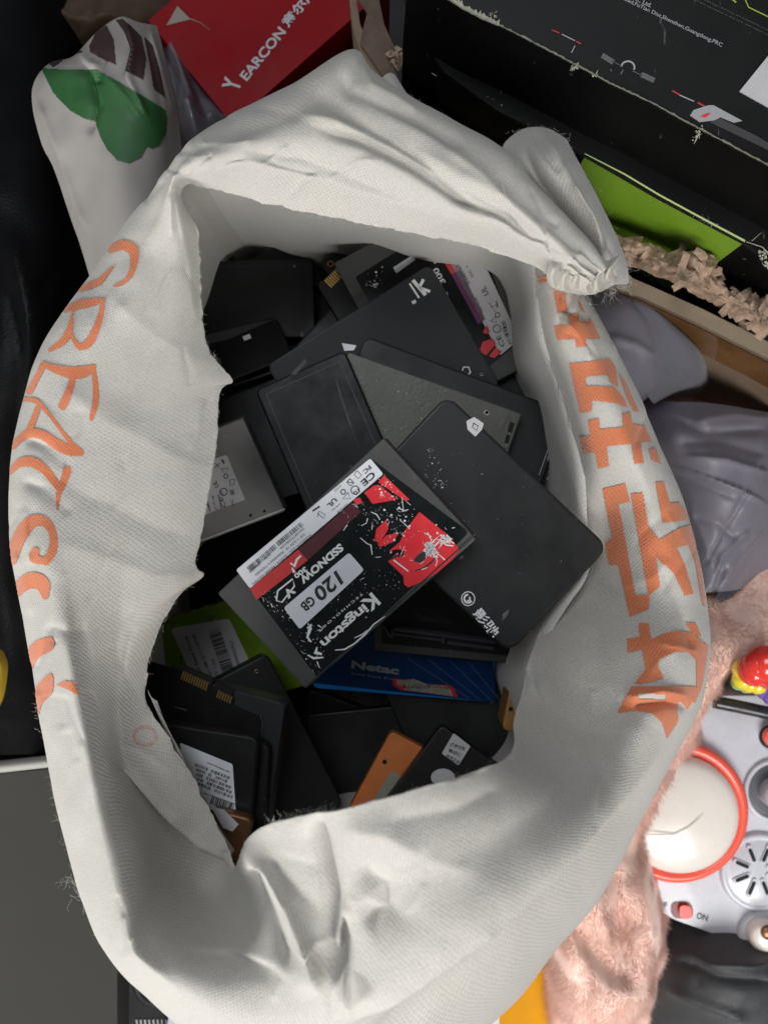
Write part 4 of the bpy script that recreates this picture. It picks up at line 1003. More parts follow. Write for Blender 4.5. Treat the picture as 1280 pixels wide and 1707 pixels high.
# bronze drive standing on edge by the right lining
D24 = drive('orange drive with grey panel at the bottom of the mouth', [(580,1352),(652,1218),(762,1278),(690,1412)], .178, ORANGE, r=.003, bev=.0007, ws=8)
patch_on(D24, [(612,1350),(652,1284),(664,1290),(700,1330),(650,1390)], mat('grey_green_panel', (.22, .22, .18), .5), 'grey_panel', .0003, r=.001)
screw(D24, 641, 1270, .0012, HOLE)
D26 = drive('orange brown drive standing on edge against the right lining', [(836,1216),(868,1050),(893,1046),(858,1222)], .2, mat('amber_metal', (.33, .17, .05), .4, metal=.4, var=.15), r=.003, bev=.0008, L=.07, W=.01, T=.02, ws=2)
screw(D26, 851, 1182, .0011, HOLE)

# buried black drives filling the dark gaps
def filler(corners, z, first=None):
    return drive('plain black drive buried in the dark gaps beneath the others', corners, z, BLK, r=.003, bev=.0008, ws=30, group='black drives buried under the pile')
F0 = filler([(330,640),(600,560),(680,770),(400,850)], .165)
def clone(D, loc_, rz, tl=(0, 0)):
    o = D.o.copy(); COL.objects.link(o); o.location = loc_; o.rotation_mode = 'QUATERNION'
    o.rotation_quaternion = Matrix.Rotation(tl[0], 3, 'X').to_quaternion() @ Matrix.Rotation(tl[1], 3, 'Y').to_quaternion() @ Matrix.Rotation(rz, 3, 'Z').to_quaternion()
    R = np.array(o.rotation_quaternion.to_matrix()); z = loc_[2]
    u = np.linspace(-.49, .49, 13); G0 = (R@np.array([[a*D.L, b*D.W, 0] for a in u for b in u]).T).T
    for it in range(8):
        G = G0+np.array([loc_[0], loc_[1], z]); worst = 0
        for (C2, R2, L2, W2, T2) in PLACED:
            n2 = R2[:, 2]; h = ((C2-G)@n2)/n2[2]; Q = G.copy(); Q[:, 2] += h; l = (R2.T@(Q-C2).T).T
            m = (abs(l[:, 0]) < L2/2) & (abs(l[:, 1]) < W2/2)
            if m.any(): worst = max(worst, float((T2/n2[2]-h[m]).max())+.0003)
        if worst <= .0004: break
        z -= worst
    if z < .062: z = .062
    o.location.z = z; PLACED.append((np.array([loc_[0], loc_[1], z]), R, D.L, D.W, D.T))
    for ch in D.o.children:
        c = ch.copy(); COL.objects.link(c); c.parent = o
for px, py, z_, rz, tl in ((790,1220,.170,2.0,(0,-.1)), (660,1300,.150,.1,(0,0)), (800,1330,.160,.5,(.15,0)), (560,1340,.150,1.2,(.1,0)), (700,1190,.155,1.2,(0,0)), (480,1210,.160,.2,(0,0)),
                           (380,740,.165,.5,(0,0)), (420,940,.165,.9,(0,0)), (860,700,.180,.4,(0,0)), (850,600,.165,.9,(0,0)), (440,520,.150,.3,(0,0)), (300,1150,.160,1.1,(0,0)), (860,900,.165,.6,(0,0)), (560,960,.150,.2,(0,0)), (360,1330,.155,.6,(0,0)), (600,480,.150,1.3,(0,0)), (350,640,.160,1.5,(0,0)), (720,430,.150,.2,(0,0))):
    clone(F0, P(px, py, z_), rz, tl)

# ================================================================= AROUND THE BAG
def inv_z(z): return z
def slab(name, pts, thick, m, parent=None):
    """a plate whose top outline is pts = (px, py, z); extruded straight down"""
    T = [P(*p) for p in pts]; n = len(T); V = T+[v-Vector((0, 0, thick)) for v in T]
    A = sum(T[i].x*T[(i+1) % n].y-T[(i+1) % n].x*T[i].y for i in range(n))
    tris = tessellate_polygon([[Vector((v.x, v.y, 0)) for v in T]]); top = []
    for t in tris:
        a, b, c = [T[i] for i in t]; cr_ = (b-a).x*(c-a).y-(b-a).y*(c-a).x; top.append(tuple(t) if cr_ > 0 else tuple(reversed(t)))
    Fc = top+[tuple(reversed([i+n for i in t])) for t in top]
    for i in range(n):
        j = (i+1) % n; Fc.append((i, i+n, j+n, j) if A > 0 else (j, j+n, i+n, i))
    return mesh(name, V, Fc, m, parent)
def quadface(name, pts, m, parent=None):
    return mesh(name, [P(*p) for p in pts], [tuple(range(len(pts)))], m, parent)
def strip_on(acc, pts, wd, z):      # raised pale line at given heights (px, py) list
    strokes2d(acc, pts, wd, LZ(z))

# --- black leather-like bag at the far left
LEATHER = mat('black_leather', (.004, .004, .0045), .42, spec=.12, bump=.5, bscale=700, var=.4, vscale=12)
g = [[(-160,-60,.02),(-60,-60,.10),(20,-60,.12),(120,-60,.08),(190,-60,.02)], [(-160,250,.02),(-60,250,.14),(20,260,.16),(110,260,.13),(170,270,.02)], [(-160,500,.02),(-60,500,.15),(30,500,.18),(120,480,.15),(200,480,.02)],
     [(-160,800,.02),(-80,800,.16),(-10,800,.18),(60,800,.15),(120,800,.02)], [(-160,1050,.02),(-80,1050,.15),(-10,1050,.17),(70,1050,.14),(140,1050,.02)], [(-160,1262,.02),(-80,1262,.10),(0,1260,.11),(90,1258,.09),(180,1255,.02)]]
o = grid_obj('leather_bag', dense(g, 14, 10, [([(20,380),(60,560),(40,700)], .006, 14, 20), ([(60,500),(110,420),(140,380)], -.006, 10, 14), ([(10,450),(40,600),(20,760)], -.004, 14, 14)], ((14, .006, 3), (45, .002, 5))), LEATHER, flip=True, inv=False)
tag(o, 'crumpled black leather bag along the left side of the white bag', 'bag')
acc = Acc(); rr_ = random.Random(2)
bvl = BVHTree.FromObject(o, bpy.context.evaluated_depsgraph_get()) if False else None
# --- yellow pouch at the left edge
YEL = mat('yellow_plastic', (.55, .36, .02), .35, var=.15, vscale=40)
g = [[(-60,1060,.10),(-10,1078,.13),(6,1085,.10)], [(-60,1110,.12),(-5,1110,.15),(14,1112,.11)], [(-60,1160,.12),(-8,1160,.14),(8,1160,.10)], [(-60,1200,.10),(-20,1190,.12),(-5,1185,.09)]]
gg = [[(x, y, z+.075) for x, y, z in r_] for r_ in g]
o = thicken(grid_obj('yellow_pouch', dense(gg, 8, 8, [], ((40, .002, 2),)), YEL, flip=True, inv=False), .001); tag(o, 'small yellow pouch at the left edge beside the black leather bag', 'pouch')
# --- grey lid, lower left
GRY = mat('grey_plastic_lid', (.030, .029, .026), .7, spec=.2, var=.05, vscale=8)
t = empty('storage_tub', P(60, 1450, 0), 'flat dark grey plastic tub with pale rim below the black leather bag', 'tub')
o = slab('lid', [(-120,1300,.10),(0,1290,.10),(185,1272,.10),(260,1500,.10),(196,1610,.10),(196,1900,.10),(-120,1900,.10)], .095, GRY); o.parent = t; o.matrix_parent_inverse = Matrix.Translation(t.location).inverted()
RIMM = mat('rim_highlight', (.34, .33, .31), .35)  # highlight along the lid's edge, put in as a pale colour
acc = Acc(); 
for k in range(2):
    pass
a0 = [P(-120,1277,.106), P(0,1272,.106), P(90,1262,.106), P(200,1250,.106)]; V = []
for p_ in a0:
    for k in range(9): an = math.pi*k/8; V.append((p_.x, p_.y-.0035+.0035*math.cos(an), p_.z-.006+.006*math.sin(an)))
Fc = [(i*9+k, (i+1)*9+k, (i+1)*9+k+1, i*9+k+1) for i in range(3) for k in range(8)]
o = mesh('rim', V, Fc, RIMM, t, True); o.matrix_parent_inverse = Matrix.Translation(t.location).inverted()
# --- dark speaker with round dial, bottom left
t = empty('speaker', P(250, 1660, 0), 'black round-faced speaker under the lower left edge of the white bag', 'speaker')
Pm = Matrix.Translation(t.location).inverted()
o = slab('housing', [(198,1560,.075),(420,1560,.075),(420,1900,.075),(198,1900,.075)], .07, BLK2); o.parent = t; o.matrix_parent_inverse = Pm
def torus(cx, cy, z, R, r_, name, m, parent=None, seg=48, s2=10, flat=1.0, arc=1.0, wx=1.0, wy=1.0):
    c = P(cx, cy, z); V = []; n1 = seg if arc == 1.0 else seg+1
    for i in range(n1):
        a = 6.2832*arc*i/seg
        for k in range(s2):
            b = 6.2832*k/s2; rr = R+r_*math.cos(b); V.append((c.x+rr*math.cos(a)*wx, c.y+rr*math.sin(a)*wy, c.z+r_*flat*math.sin(b)))
    Fc = [(i*s2+k, ((i+1) % n1)*s2+k, ((i+1) % n1)*s2+(k+1) % s2, i*s2+(k+1) % s2) for i in range(seg if arc == 1.0 else seg) for k in range(s2)]
    return mesh(name, V, Fc, m, parent, True)
def dome(cx, cy, z, prof, name, m, parent=None, seg=48):
    c = P(cx, cy, z); V = []
    for r_, h in prof: V += [(c.x+r_*math.cos(6.2832*i/seg), c.y+r_*math.sin(6.2832*i/seg), c.z+h) for i in range(seg)]
    Fc = [(j*seg+i, j*seg+(i+1) % seg, (j+1)*seg+(i+1) % seg, (j+1)*seg+i) for j in range(len(prof)-1) for i in range(seg)]
    Fc.append(tuple((len(prof)-1)*seg+i for i in range(seg)))
    return mesh(name, V, Fc, m, parent, True)
def adopt(o, t): o.parent = t; o.matrix_parent_inverse = Matrix.Translation(t.location).inverted(); return o
adopt(torus(262,1640,.0755,.013,.0022,'dial_ring',DGREY), t)
a_ = Acc()
for k in range(9): strokes2d(a_, [(228+7*k,1700),(230+7*k,1722)], 2.2, LZ(.0762))
adopt(a_.build('grille_marks', STKG), t)
# --- white card under the bottom edge
o = slab('paper_sheet', [(284,1684,.085),(296,1676,.085),(560,1690,.10),(832,1696,.10),(830,1800,.10),(260,1800,.085)], .001, mat('white_card', (.45, .45, .50), .6, var=.04)); tag(o, 'pale paper sheet sticking out under the bottom of the white bag', 'paper')
# --- yellow box bottom
o = slab('yellow_box', [(800,1700,.085),(910,1570,.085),(921,1640,.085),(921,1820,.085),(800,1820,.085)], .06, mat('yellow_card', (.60, .27, .008), .7, spec=.1, bump=.15, bscale=900, var=.06, vscale=40)); tag(o, 'orange yellow cardboard box corner under the bottom right of the white bag', 'box')

# --- brown paper at top left
KRAFT = mat('brown_kraft', (.085, .05, .028), .7, bump=.5, bscale=90, var=.35, vscale=30)
g = [[(20,-80,.05),(60,20,.08),(110,80,.06),(120,110,.02)], [(120,-80,.07),(140,20,.10),(160,80,.08),(170,110,.03)], [(220,-80,.06),(225,20,.09),(230,60,.08),(240,110,.03)], [(330,-80,.04),(310,20,.06),(290,60,.05),(280,110,.02)]]
o = grid_obj('paper_sack', dense(g, 14, 14, [([(60,0),(130,40),(230,30)], .006, 10, 12), ([(120,60),(160,30),(180,-10)], -.005, 8, 8)], ((30, .006, 3), (90, .002, 5))), KRAFT, flip=False, inv=False); tag(o, 'crumpled dark brown paper sack at the top left corner', 'sack')
# --- red shoe box
REDB = mat('red_card', (.24, .004, .008), .5, spec=.1, bump=.05, bscale=900, var=.06, vscale=20)
t = empty('red_box', P(420, 20, 0), 'dark red cardboard box with white slanted lettering behind the top rim', 'box')
adopt(slab('carton', [(387,207,.135),(248,34,.135),(480,-170,.135),(650,-25,.135)], .13, REDB), t)
a_ = Acc(); lo = LZ(.1353)
put_text(a_, 'Y', (386,155), (406,136), 27, lo, .03, -.1) if False else put_text(a_, 'Y', (398,154), (404,136), 30, lo, .035)
put_text(a_, 'EARCON', (412,136), (478,54), 17, lo, .03); put_text(a_, '意尔康', (482,48), (532,-14), 20, lo, .03)
adopt(a_.build('printed_logo', STKG), t)
adopt(slab('torn_patch', [(278,42,.1356),(296,10,.1356),(318,32,.1356)], .0004, mat('torn_card', (.28, .24, .20), .8)), t)
a_ = Acc(); strokes2d(a_, [(317,31),(335,38),(350,50)], [1.5, .9, .5], LZ(.1354)); adopt(a_.build('tear_line', mat('torn_card', (.28, .24, .20))), t)
# --- clear plastic wrap
CL = mat('clear_film', (.30, .31, .36), .12, bump=.8, bscale=70, var=.2, vscale=50); CL.node_tree.nodes['Principled BSDF'].inputs['Alpha'].default_value = .35
g = [[(262,40,.12),(278,60,.13),(300,90,.12)], [(275,90,.12),(300,110,.14),(330,130,.12)], [(290,150,.13),(320,170,.15),(360,180,.13)], [(298,210,.13),(330,215,.15),(385,205,.13)], [(300,260,.12),(340,250,.14),(400,235,.12)]]
o = grid_obj('plastic_wrap', dense(g, 12, 12, [([(285,60),(320,160),(330,230)], .008, 6, 8), ([(300,180),(350,190),(390,205)], .007, 5, 6), ([(310,120),(350,200)], -.006, 6, 6)], ((60, .006, 3), (160, .0025, 5))), CL, flip=True, inv=False); tag(o, 'crumpled clear plastic wrap between the heart paper bag and the red box', 'wrap')
o = slab('cardboard_scrap', [(250,120,.05),(330,60,.05),(450,230,.05),(360,330,.05)], .04, mat('dark_card', (.05, .03, .03), .8)); tag(o, 'dark card scrap under the clear plastic wrap', 'card')
# --- paper bag with green heart
g = [[(152,470,.20),(125,380,.20),(92,285,.20),(68,235,.20),(52,150,.20),(78,105,.20),(120,96,.19)],
     [(175,470,.21),(158,380,.215),(128,285,.215),(102,228,.215),(90,150,.215),(100,112,.215),(130,84,.205)],
     [(205,460,.215),(200,370,.225),(180,280,.228),(160,215,.228),(150,150,.228),(140,105,.225),(160,52,.215)],
     [(235,440,.215),(240,370,.225),(235,280,.228),(220,200,.230),(205,130,.230),(195,80,.226),(200,28,.215)],
     [(270,400,.210),(272,350,.218),(272,280,.220),(268,200,.222),(255,130,.222),(240,80,.218),(232,36,.208)],
     [(310,350,.20),(312,310,.20),(304,250,.20),(296,180,.20),(282,120,.20),(272,80,.20),(262,42,.195)]]
Wp = dense(g, 14, 12, [([(60,160),(100,260),(150,400)], .004, 8, 14), ([(120,96),(160,110),(200,150),(240,200)], .002, 10, 10), ([(240,60),(262,150),(285,260)], -.003, 8, 8), ([(150,90),(170,100),(160,140)], -.004, 8, 6), ([(250,45),(270,110),(295,200)], .004, 5, 5), ([(125,90),(150,120),(165,175),(150,230)], -.004, 4, 10), ([(210,35),(225,80),(215,130),(250,200)], .004, 4, 8)], ((25, .002, 3), (70, .0008, 5)))
t = empty('paper_bag', P(180, 300, 0), 'white paper bag with green heart print and dark stripes left of the red box', 'bag')
thicken(adopt(grid_obj('paper_body', Wp, PAPER, None, flip=True, inv=False), t), .0006)
bv = mesh_bvh([Wp])
heart = smooth_poly([(70,114),(110,117),(162,117),(200,138),(240,162),(276,184),(280,205),(266,242),(248,247),(243,243),(236,264),(216,272),(190,264),(170,230),(160,202),(118,184),(88,152)])
heart = [(70,114),(110,117),(162,117),(200,138),(240,162),(276,184),(279,200),(276,222),(266,241),(254,247),(245,244),(236,262),(216,272),(196,267),(180,250),(168,228),(160,202),(142,198),(118,184),(90,155)]
GR = mat('green_print', (.012, .075, .016), .6, var=.1, vscale=40); DK = mat('dark_print', (.035, .016, .016), .6)
adopt(decal('heart_print', lambda x, y: inside(x, y, heart), (60, 100, 290, 280), 1.4, GR, None, bv, .0005, .1), t)
stp = [[(150,78),(160,56),(178,42),(190,66),(194,108),(172,98),(152,88)], [(194,34),(205,32),(235,60),(243,98),(239,133),(210,118),(219,82),(209,55)], [(240,62),(256,78),(266,118),(275,162),(256,148),(250,110)], [(70,100),(120,84),(140,86),(110,98),(90,112)]]
adopt(decal('stripe_print', lambda x, y: np.logical_or.reduce([inside(x, y, s_) for s_ in stp]), (60, 25, 290, 170), 1.4, DK, None, bv, .0005, .1), t)

# --- graphics-card carton, upper right
CB = mat('black_carton', (.008, .008, .008), .42, spec=.22, bump=.04, bscale=900, var=.12, vscale=10, scratch=.18)
CBS = mat('black_carton_side', (.004, .004, .004), .5, spec=.12, var=.3, vscale=12, scratch=.15)
TORN = mat('torn_white_card', (.42, .41, .32), .8, bump=.6, bscale=900, var=.2, vscale=200)
t = empty('graphics_card_box', P(1050, 120, 0), 'large black carton with white address print and torn pale edge, upper right', 'box')
ZT = .255
E = [(742,-6),(770,12),(805,30),(842,46),(900,76),(960,108),(1020,140),(1085,170),(1150,206),(1215,240),(1290,280)]
top = [(x, y, ZT) for x, y in E]+[(1500,390,ZT),(1500,-200,ZT),(700,-200,ZT),(700,-28,ZT)]
adopt(slab('lid', top, .002, CB), t)
# front wall under the torn edge
Ew = [(680,-38)]+E+[(1500,390)]
V = []
for x, y in Ew:
    a = P(x, y, ZT-.0022); V += [a, Vector((a.x-.0012, a.y-.002, ZT-.05)), Vector((a.x, a.y, .0))]
adopt(mesh('front_wall', V, [(3*i+k, 3*i+k+1, 3*i+4+k, 3*i+3+k) for i in range(len(Ew)-1) for k in range(2)], CBS), t)
# pale torn edge: ragged ribbon
rr_ = random.Random(4); V = []; pts = []
for i in range(len(E)-1):
    for k in range(14): q = k/14; pts.append((E[i][0]*(1-q)+E[i+1][0]*q, E[i][1]*(1-q)+E[i+1][1]*q))
for i, (x, y) in enumerate(pts):
    w0 = .5+rr_.random()**2*1.8; w1 = .3+rr_.random()*.8
    if x < 830: w0 += 2+6*rr_.random(); w1 += 1
    V += [P(x+w0*.45, y-w0, ZT+.0006), P(x, y+.2, ZT+.0018), P(x-w1*.4, y+w1+1, ZT-.001)]
adopt(mesh('torn_edge', V, [(3*i+k, 3*i+k+1, 3*i+4+k, 3*i+3+k) for i in range(len(pts)-1) for k in range(2)], TORN), t)
a_ = Acc(); lo = LZ(ZT+.001)
for cx, cy, n_ in ((822,24,18), (818,30,14), (958,110,22), (955,114,14), (991,122,8), (1165,214,10), (1164,224,10), (1160,232,8)):
    specks(a_, [(cx-6,cy-5),(cx+6,cy-5),(cx+6,cy+5),(cx-6,cy+5)], n_, lo, .0002, .0006, cx, .1)
strokes2d(a_, [(1166,218),(1162,228),(1156,240)], [3, 2, .5], LZ(ZT-.0005)); adopt(a_.build('torn_fluff', TORN), t)
a_ = Acc(); lo = LZ(ZT+.0003)
put_text(a_, 'Co., Ltd.', (1050,-2), (1083,14), 9, lo, .01); put_text(a_, 'Road,FuTian Dist,Shenzhen,Guangdong,PRC', (1034,0), (1201,80), 8.5, lo, .008)
adopt(a_.build('printed_text', DWTXT), t)
a_ = Acc()
put_text(a_, 'NVIDIA, the NVIDIA logo, GeForce, are trademarks or registered', (1128,-20), (1300,62), 3.5, lo); put_text(a_, 'trademarks of the company in the U.S. and other countries', (1120,-16), (1300,70), 3.5, lo)
strokes2d(a_, [(1003,92),(1022,104)], 9, lo); strokes2d(a_, [(1068,124),(1090,134)], 9, lo); strokes2d(a_, [(1020,102),(1036,110)], 1.2, lo); strokes2d(a_, [(1054,118),(1070,126)], 1.4, lo)
strokes2d(a_, [(1017,115),(1019,119)], 1.8, lo); strokes2d(a_, [(1038,116),(1034,124)], 2, lo)
adopt(a_.build('grey_print', mat('print_grey', (.09, .09, .09), .5)), t)
a_ = Acc(); strokes2d(a_, [(1046+11*math.cos(math.radians(v)), 112+10*math.sin(math.radians(v))) for v in range(-175, 35, 20)], 2.8, lo)
strokes2d(a_, [(1131,158),(1156,169)], 2, lo); strokes2d(a_, [(936,57),(958,68)], 1.6, lo); strokes2d(a_, [(958,76),(952,88)], 1.4, lo); strokes2d(a_, [(1164,201),(1165,200)], 1, lo); adopt(a_.build('white_print', DWTXT), t)
a_ = Acc(); strokes2d(a_, [(1120,151),(1132,158)], 3, lo); strokes2d(a_, [(1162,171),(1175,178)], 3.4, lo); strokes2d(a_, [(920,50),(932,55)], 2, lo); strokes2d(a_, [(960,69),(968,73)], 2.4, lo)
adopt(a_.build('red_print', mat('red_print', (.38, .02, .03), .5)), t)
a_ = Acc()
V, Fc = prism([tuple(P(x, y, ZT)[:2]) for x, y in ((1149,193),(1155,184),(1180,176),(1188,176),(1236,202),(1222,205),(1200,196),(1190,201),(1165,204))], ZT+.0001, ZT+.0004); a_.add(V, Fc)
adopt(a_.build('angular_logo', mat('logo_grey', (.30, .30, .31), .45)), t)
a_ = Acc(); V, Fc = prism([tuple(P(x, y, ZT)[:2]) for x, y in ((1166,195),(1176,190),(1184,190),(1174,197))], ZT+.0004, ZT+.0006); a_.add(V, Fc); adopt(a_.build('logo_accent', RED), t)
a_ = Acc(); V, Fc = prism([tuple(P(x, y, ZT)[:2]) for x, y in ((1182,204),(1200,198),(1262,228),(1300,252),(1300,262),(1270,246))], ZT+.0001, ZT+.0003); a_.add(V, Fc); adopt(a_.build('logo_grey_stripe', mat('stripe_grey', (.04, .038, .042), .5)), t)  # dark grey stripe laid along the lower side of the logo
a_ = Acc(); strokes2d(a_, [(1217,-4),(1226,4)], 2.5, lo); strokes2d(a_, [(1240,-4),(1247,12),(1300,38)], 1.8, lo); adopt(a_.build('yellow_line', mat('yellow_print', (.36, .40, .05), .5)), t)
# white blank label panel (its square code is left out)
adopt(slab('blank_label', [(1232,152,ZT+.0008),(1282,90,ZT+.0008),(1350,130,ZT+.0008),(1300,190,ZT+.0008)], .0006, STKG), t)

# --- second carton below it: black top, green side
t = empty('green_sided_box', P(1000, 250, 0), 'black carton with lime green side panel in front of the address carton', 'box')
ZB = .205
topb = [(660,-40),(740,-40),(868,120),(1180,290),(1300,352),(1420,410),(1390,470),(1268,425),(1240,404),(1100,330),(975,258),(830,185),(740,120),(690,40)]
adopt(slab('lid', [(x, y, ZB) for x, y in topb], .003, CB), t)
V = []; El = [(690,40),(740,120),(830,185),(976,258),(1100,330),(1240,404),(1280,430),(1390,470)]
def side(i0, i1, m, name, zb=.09):
    V = []
    for x, y in El[i0:i1+1]: a = P(x, y, ZB-.003); V += [a, Vector((a.x, a.y, zb))]
    adopt(mesh(name, V, [(2*i, 2*i+1, 2*i+3, 2*i+2) for i in range(i1-i0)], m), t)
LIME = mat('lime_panel', (.20, .36, .025), .35, var=.08, vscale=20)
side(0, 3, CBS, 'side_wall', .0); side(3, 5, LIME, 'green_panel', .10); side(5, 7, CBS, 'side_wall', .0)
V = []
for x, y in El[3:6]: a = P(x, y, ZB-.003); V += [Vector((a.x, a.y, .0998)), Vector((a.x, a.y, 0))]
adopt(mesh('side_base', V, [(0, 1, 3, 2), (2, 3, 5, 4)], CBS), t)
a_ = Acc(); strokes2d(a_, [(974,256),(1040,290),(1100,326),(1170,364),(1241,402)], [1.5, 2.6, 3, 3.2, 3.6], LZ(ZB+.0004)); adopt(a_.build('lime_edge', mat('lime_edge', (.50, .62, .25), .4)), t)
a_ = Acc()
strokes2d(a_, [(736,-4),(786,46),(835,90),(875,126)], [1.5, 1.3, 1.5, 1.3], LZ(ZB+.0006)); strokes2d(a_, [(875,126),(872,138)], [2, 1.2], LZ(ZB+.0006))
strokes2d(a_, [(1176,281),(1235,290),(1290,300)], [1.4, 2, 2.4], LZ(ZB+.011)); strokes2d(a_, [(1195,290),(1230,308),(1270,332)], [.8, .9, .8], LZ(ZB+.0006))
strokes2d(a_, [(1048,221),(1062,226)], [1, 2.6], LZ(ZB+.0006)); strokes2d(a_, [(1082,236),(1128,258)], [.7, .9], LZ(ZB+.0006)); strokes2d(a_, [(968,185),(1008,200)], [.6, .6], LZ(ZB+.0006)); strokes2d(a_, [(720,122),(728,127)], [1.2, .6], LZ(ZB+.0006))
specks(a_, [(800,140),(850,140),(850,180),(800,180)], 6, LZ(ZB+.0006), .0002, .0008, 3, .6); specks(a_, [(1040,320),(1240,400),(1235,390),(1045,310)], 30, LZ(ZB+.0006), .0001, .0003, 9)
adopt(a_.build('crease_lines', STKG), t)
a_ = Acc(); specks(a_, [(1262,408),(1285,430),(1285,450),(1268,440)], 30, LZ(ZB+.002), .0004, .0011, 8, .1); strokes2d(a_, [(1243,403),(1270,412),(1282,425)], [1, 1.6, 3], LZ(ZB+.001)); strokes2d(a_, [(1252,402),(1268,388)], [1, .5], LZ(ZB+.0007)); adopt(a_.build('torn_corner', TORN), t)

# --- cardboard crate wall with amber tape
CARD = mat('cardboard', (.17, .115, .075), .75, bump=.4, bscale=400, var=.12, vscale=40)
CTOP = mat('cardboard_edge', (.20, .15, .10), .75, bump=.3, bscale=500, var=.12, vscale=60)
TAPE = mat('amber_tape', (.15, .07, .022), .16, bump=.35, bscale=30, var=.35, vscale=30, coat=.4)
t = empty('cardboard_box', P(1150, 500, 0), 'brown cardboard box with amber packing tape and torn shredded rim, right of the tied end', 'box')
ZC = .165
Ei = [(590,-30),(600,40),(628,110),(670,150),(740,195),(840,270),(920,370),(1000,440),(1080,475),(1170,515),(1290,575),(1400,640)]
Eo = [(580,-30),(588,45),(612,125),(660,170),(728,215),(820,290),(900,395),(985,465),(1072,497),(1165,540),(1290,603),(1400,665)]
V = []
for (x, y), (u, v) in zip(Ei, Eo):
    a, b = P(x, y, ZC), P(u, v, ZC); V += [Vector((a.x, a.y, 0)), a, b]
n_ = len(Ei)
adopt(mesh('wall', V, [(3*i+k, 3*i+k+1, 3*i+4+k, 3*i+3+k) for i in range(n_-1) for k in range(2)], CTOP), t)
V = []
for (u, v) in Eo:
    b = P(u, v, ZC-.0002); V += [b, Vector((b.x, b.y, ZC-.012)), Vector((b.x+.0003, b.y-.0003, ZC-.06)), Vector((b.x, b.y, 0))]
adopt(mesh('outer_face', V, [(4*i+k, 4*i+k+1, 4*i+5+k, 4*i+4+k) for i in range(n_-1) for k in range(3)], CARD), t)
V = []
for (u, v) in Eo[6:]:
    b = P(u, v, ZC-.001); V += [Vector((b.x-.0004, b.y-.0008, ZC-.004)), Vector((b.x-.0004, b.y-.0010, ZC-.040))]
adopt(mesh('packing_tape', V, [(2*i, 2*i+1, 2*i+3, 2*i+2) for i in range(len(Eo[6:])-1)], TAPE), t)
# shredded rim
SH = mat('shredded_card', (.33, .225, .16), .8, bump=.6, bscale=500, var=.5, vscale=160)
rr_ = random.Random(12); a_ = Acc()
def scrap(acc, x, y, z, s, rr, curl=.6):
    a = rr.random()*6.28; el = rr.uniform(1.2, 4); nu, nv = 5, 3; c = P(x, y, z); tx_, ty_ = rr.uniform(-.4, .4), rr.uniform(-.4, .4); V = []
    R = Matrix.Rotation(a, 3, 'Z') @ Matrix.Rotation(tx_, 3, 'X') @ Matrix.Rotation(ty_, 3, 'Y'); k = rr.uniform(-1, 1)*curl
    for i in range(nu):
        for j in range(nv):
            u, v = (i/(nu-1)-.5)*s*el, (j/(nv-1)-.5)*s*(1-.5*abs(i/(nu-1)-.5))*(.8+.4*rr.random())
            q = R @ Vector((u, v, k*u*u/s+rr.uniform(-.1, .1)*s)); V.append(c+q)
    acc.add(V, [(i*nv+j, i*nv+j+1, (i+1)*nv+j+1, (i+1)*nv+j) for i in range(nu-1) for j in range(nv-1)])
sg = [[(1036,402,.168),(1036,420,.172),(1038,440,.166)], [(1062,404,.172),(1060,422,.178),(1062,446,.166)], [(1098,413,.172),(1092,432,.180),(1090,460,.166)], [(1112,430,.176),(1112,446,.182),(1112,468,.167)], [(1138,418,.182),(1136,444,.186),(1134,478,.167)],
      [(1196,430,.176),(1176,456,.184),(1160,490,.167)], [(1184,452,.174),(1186,474,.180),(1182,500,.167)], [(1216,484,.172),(1216,498,.174),(1212,518,.167)], [(1250,500,.170),(1250,515,.172),(1248,535,.166)], [(1300,520,.168),(1300,538,.170),(1300,562,.166)]]
adopt(grid_obj('torn_layer', dense(sg, 16, 22, [([(1040,415),(1080,425),(1110,455)], -.004, 3, 4), ([(1110,440),(1150,470),(1220,505)], .004, 3, 5), ([(1138,420),(1150,450),(1140,475)], -.005, 3, 4), ([(1165,440),(1180,480),(1200,500)], -.004, 3, 3), ([(1120,430),(1125,455),(1110,470)], .004, 3, 3)], ((150, .0045, 3), (330, .0022, 5), (800, .0008, 6))), SH, None, flip=True, inv=False), t)
for k in range(60):
    q = rr_.random()**.9; x = 1035+q*225; y = 412+q*95+rr_.uniform(-14, 18)*(1-.3*q)+(-16 if 1090 < x < 1200 else 0)
    y = min(y, 462+(x-1040)*.47)
    scrap(a_, x, y, ZC+rr_.uniform(-.004, .012), rr_.uniform(.0015, .0055), rr_)
for k in range(5): scrap(a_, 1145+rr_.uniform(-35, 35), 440+rr_.uniform(-20, 20), ZC+.02+rr_.random()*.006, rr_.uniform(.003, .007), rr_)
for k in range(40): q = rr_.random(); scrap(a_, 1240+60*q, 505+38*q+rr_.uniform(-6, 6), ZC+.003, rr_.uniform(.003, .008), rr_)
b_ = Acc()
for k in range(12): scrap(b_, 664+rr_.uniform(-12, 12), 95+rr_.uniform(-10, 10), ZC+.012, rr_.uniform(.002, .006), rr_)
adopt(a_.build('shredded_rim', SH), t); adopt(b_.build('torn_tuft', SH), t)
o_ = [adopt(slab('torn_flap', [(585,-20,ZC+.01),(628,-20,ZC+.01),(640,40,ZC+.012),(662,90,ZC+.012),(655,110,ZC+.01),(672,150,ZC+.006),(720,185,ZC+.006),(760,220,ZC+.004),(700,200,ZC+.002),(640,128,ZC+.004),(600,70,ZC+.004),(612,20,ZC+.006)], .002, mat('torn_flap_card', (.12, .08, .06), .8, bump=.5, bscale=200, var=.35, vscale=60)), t)]

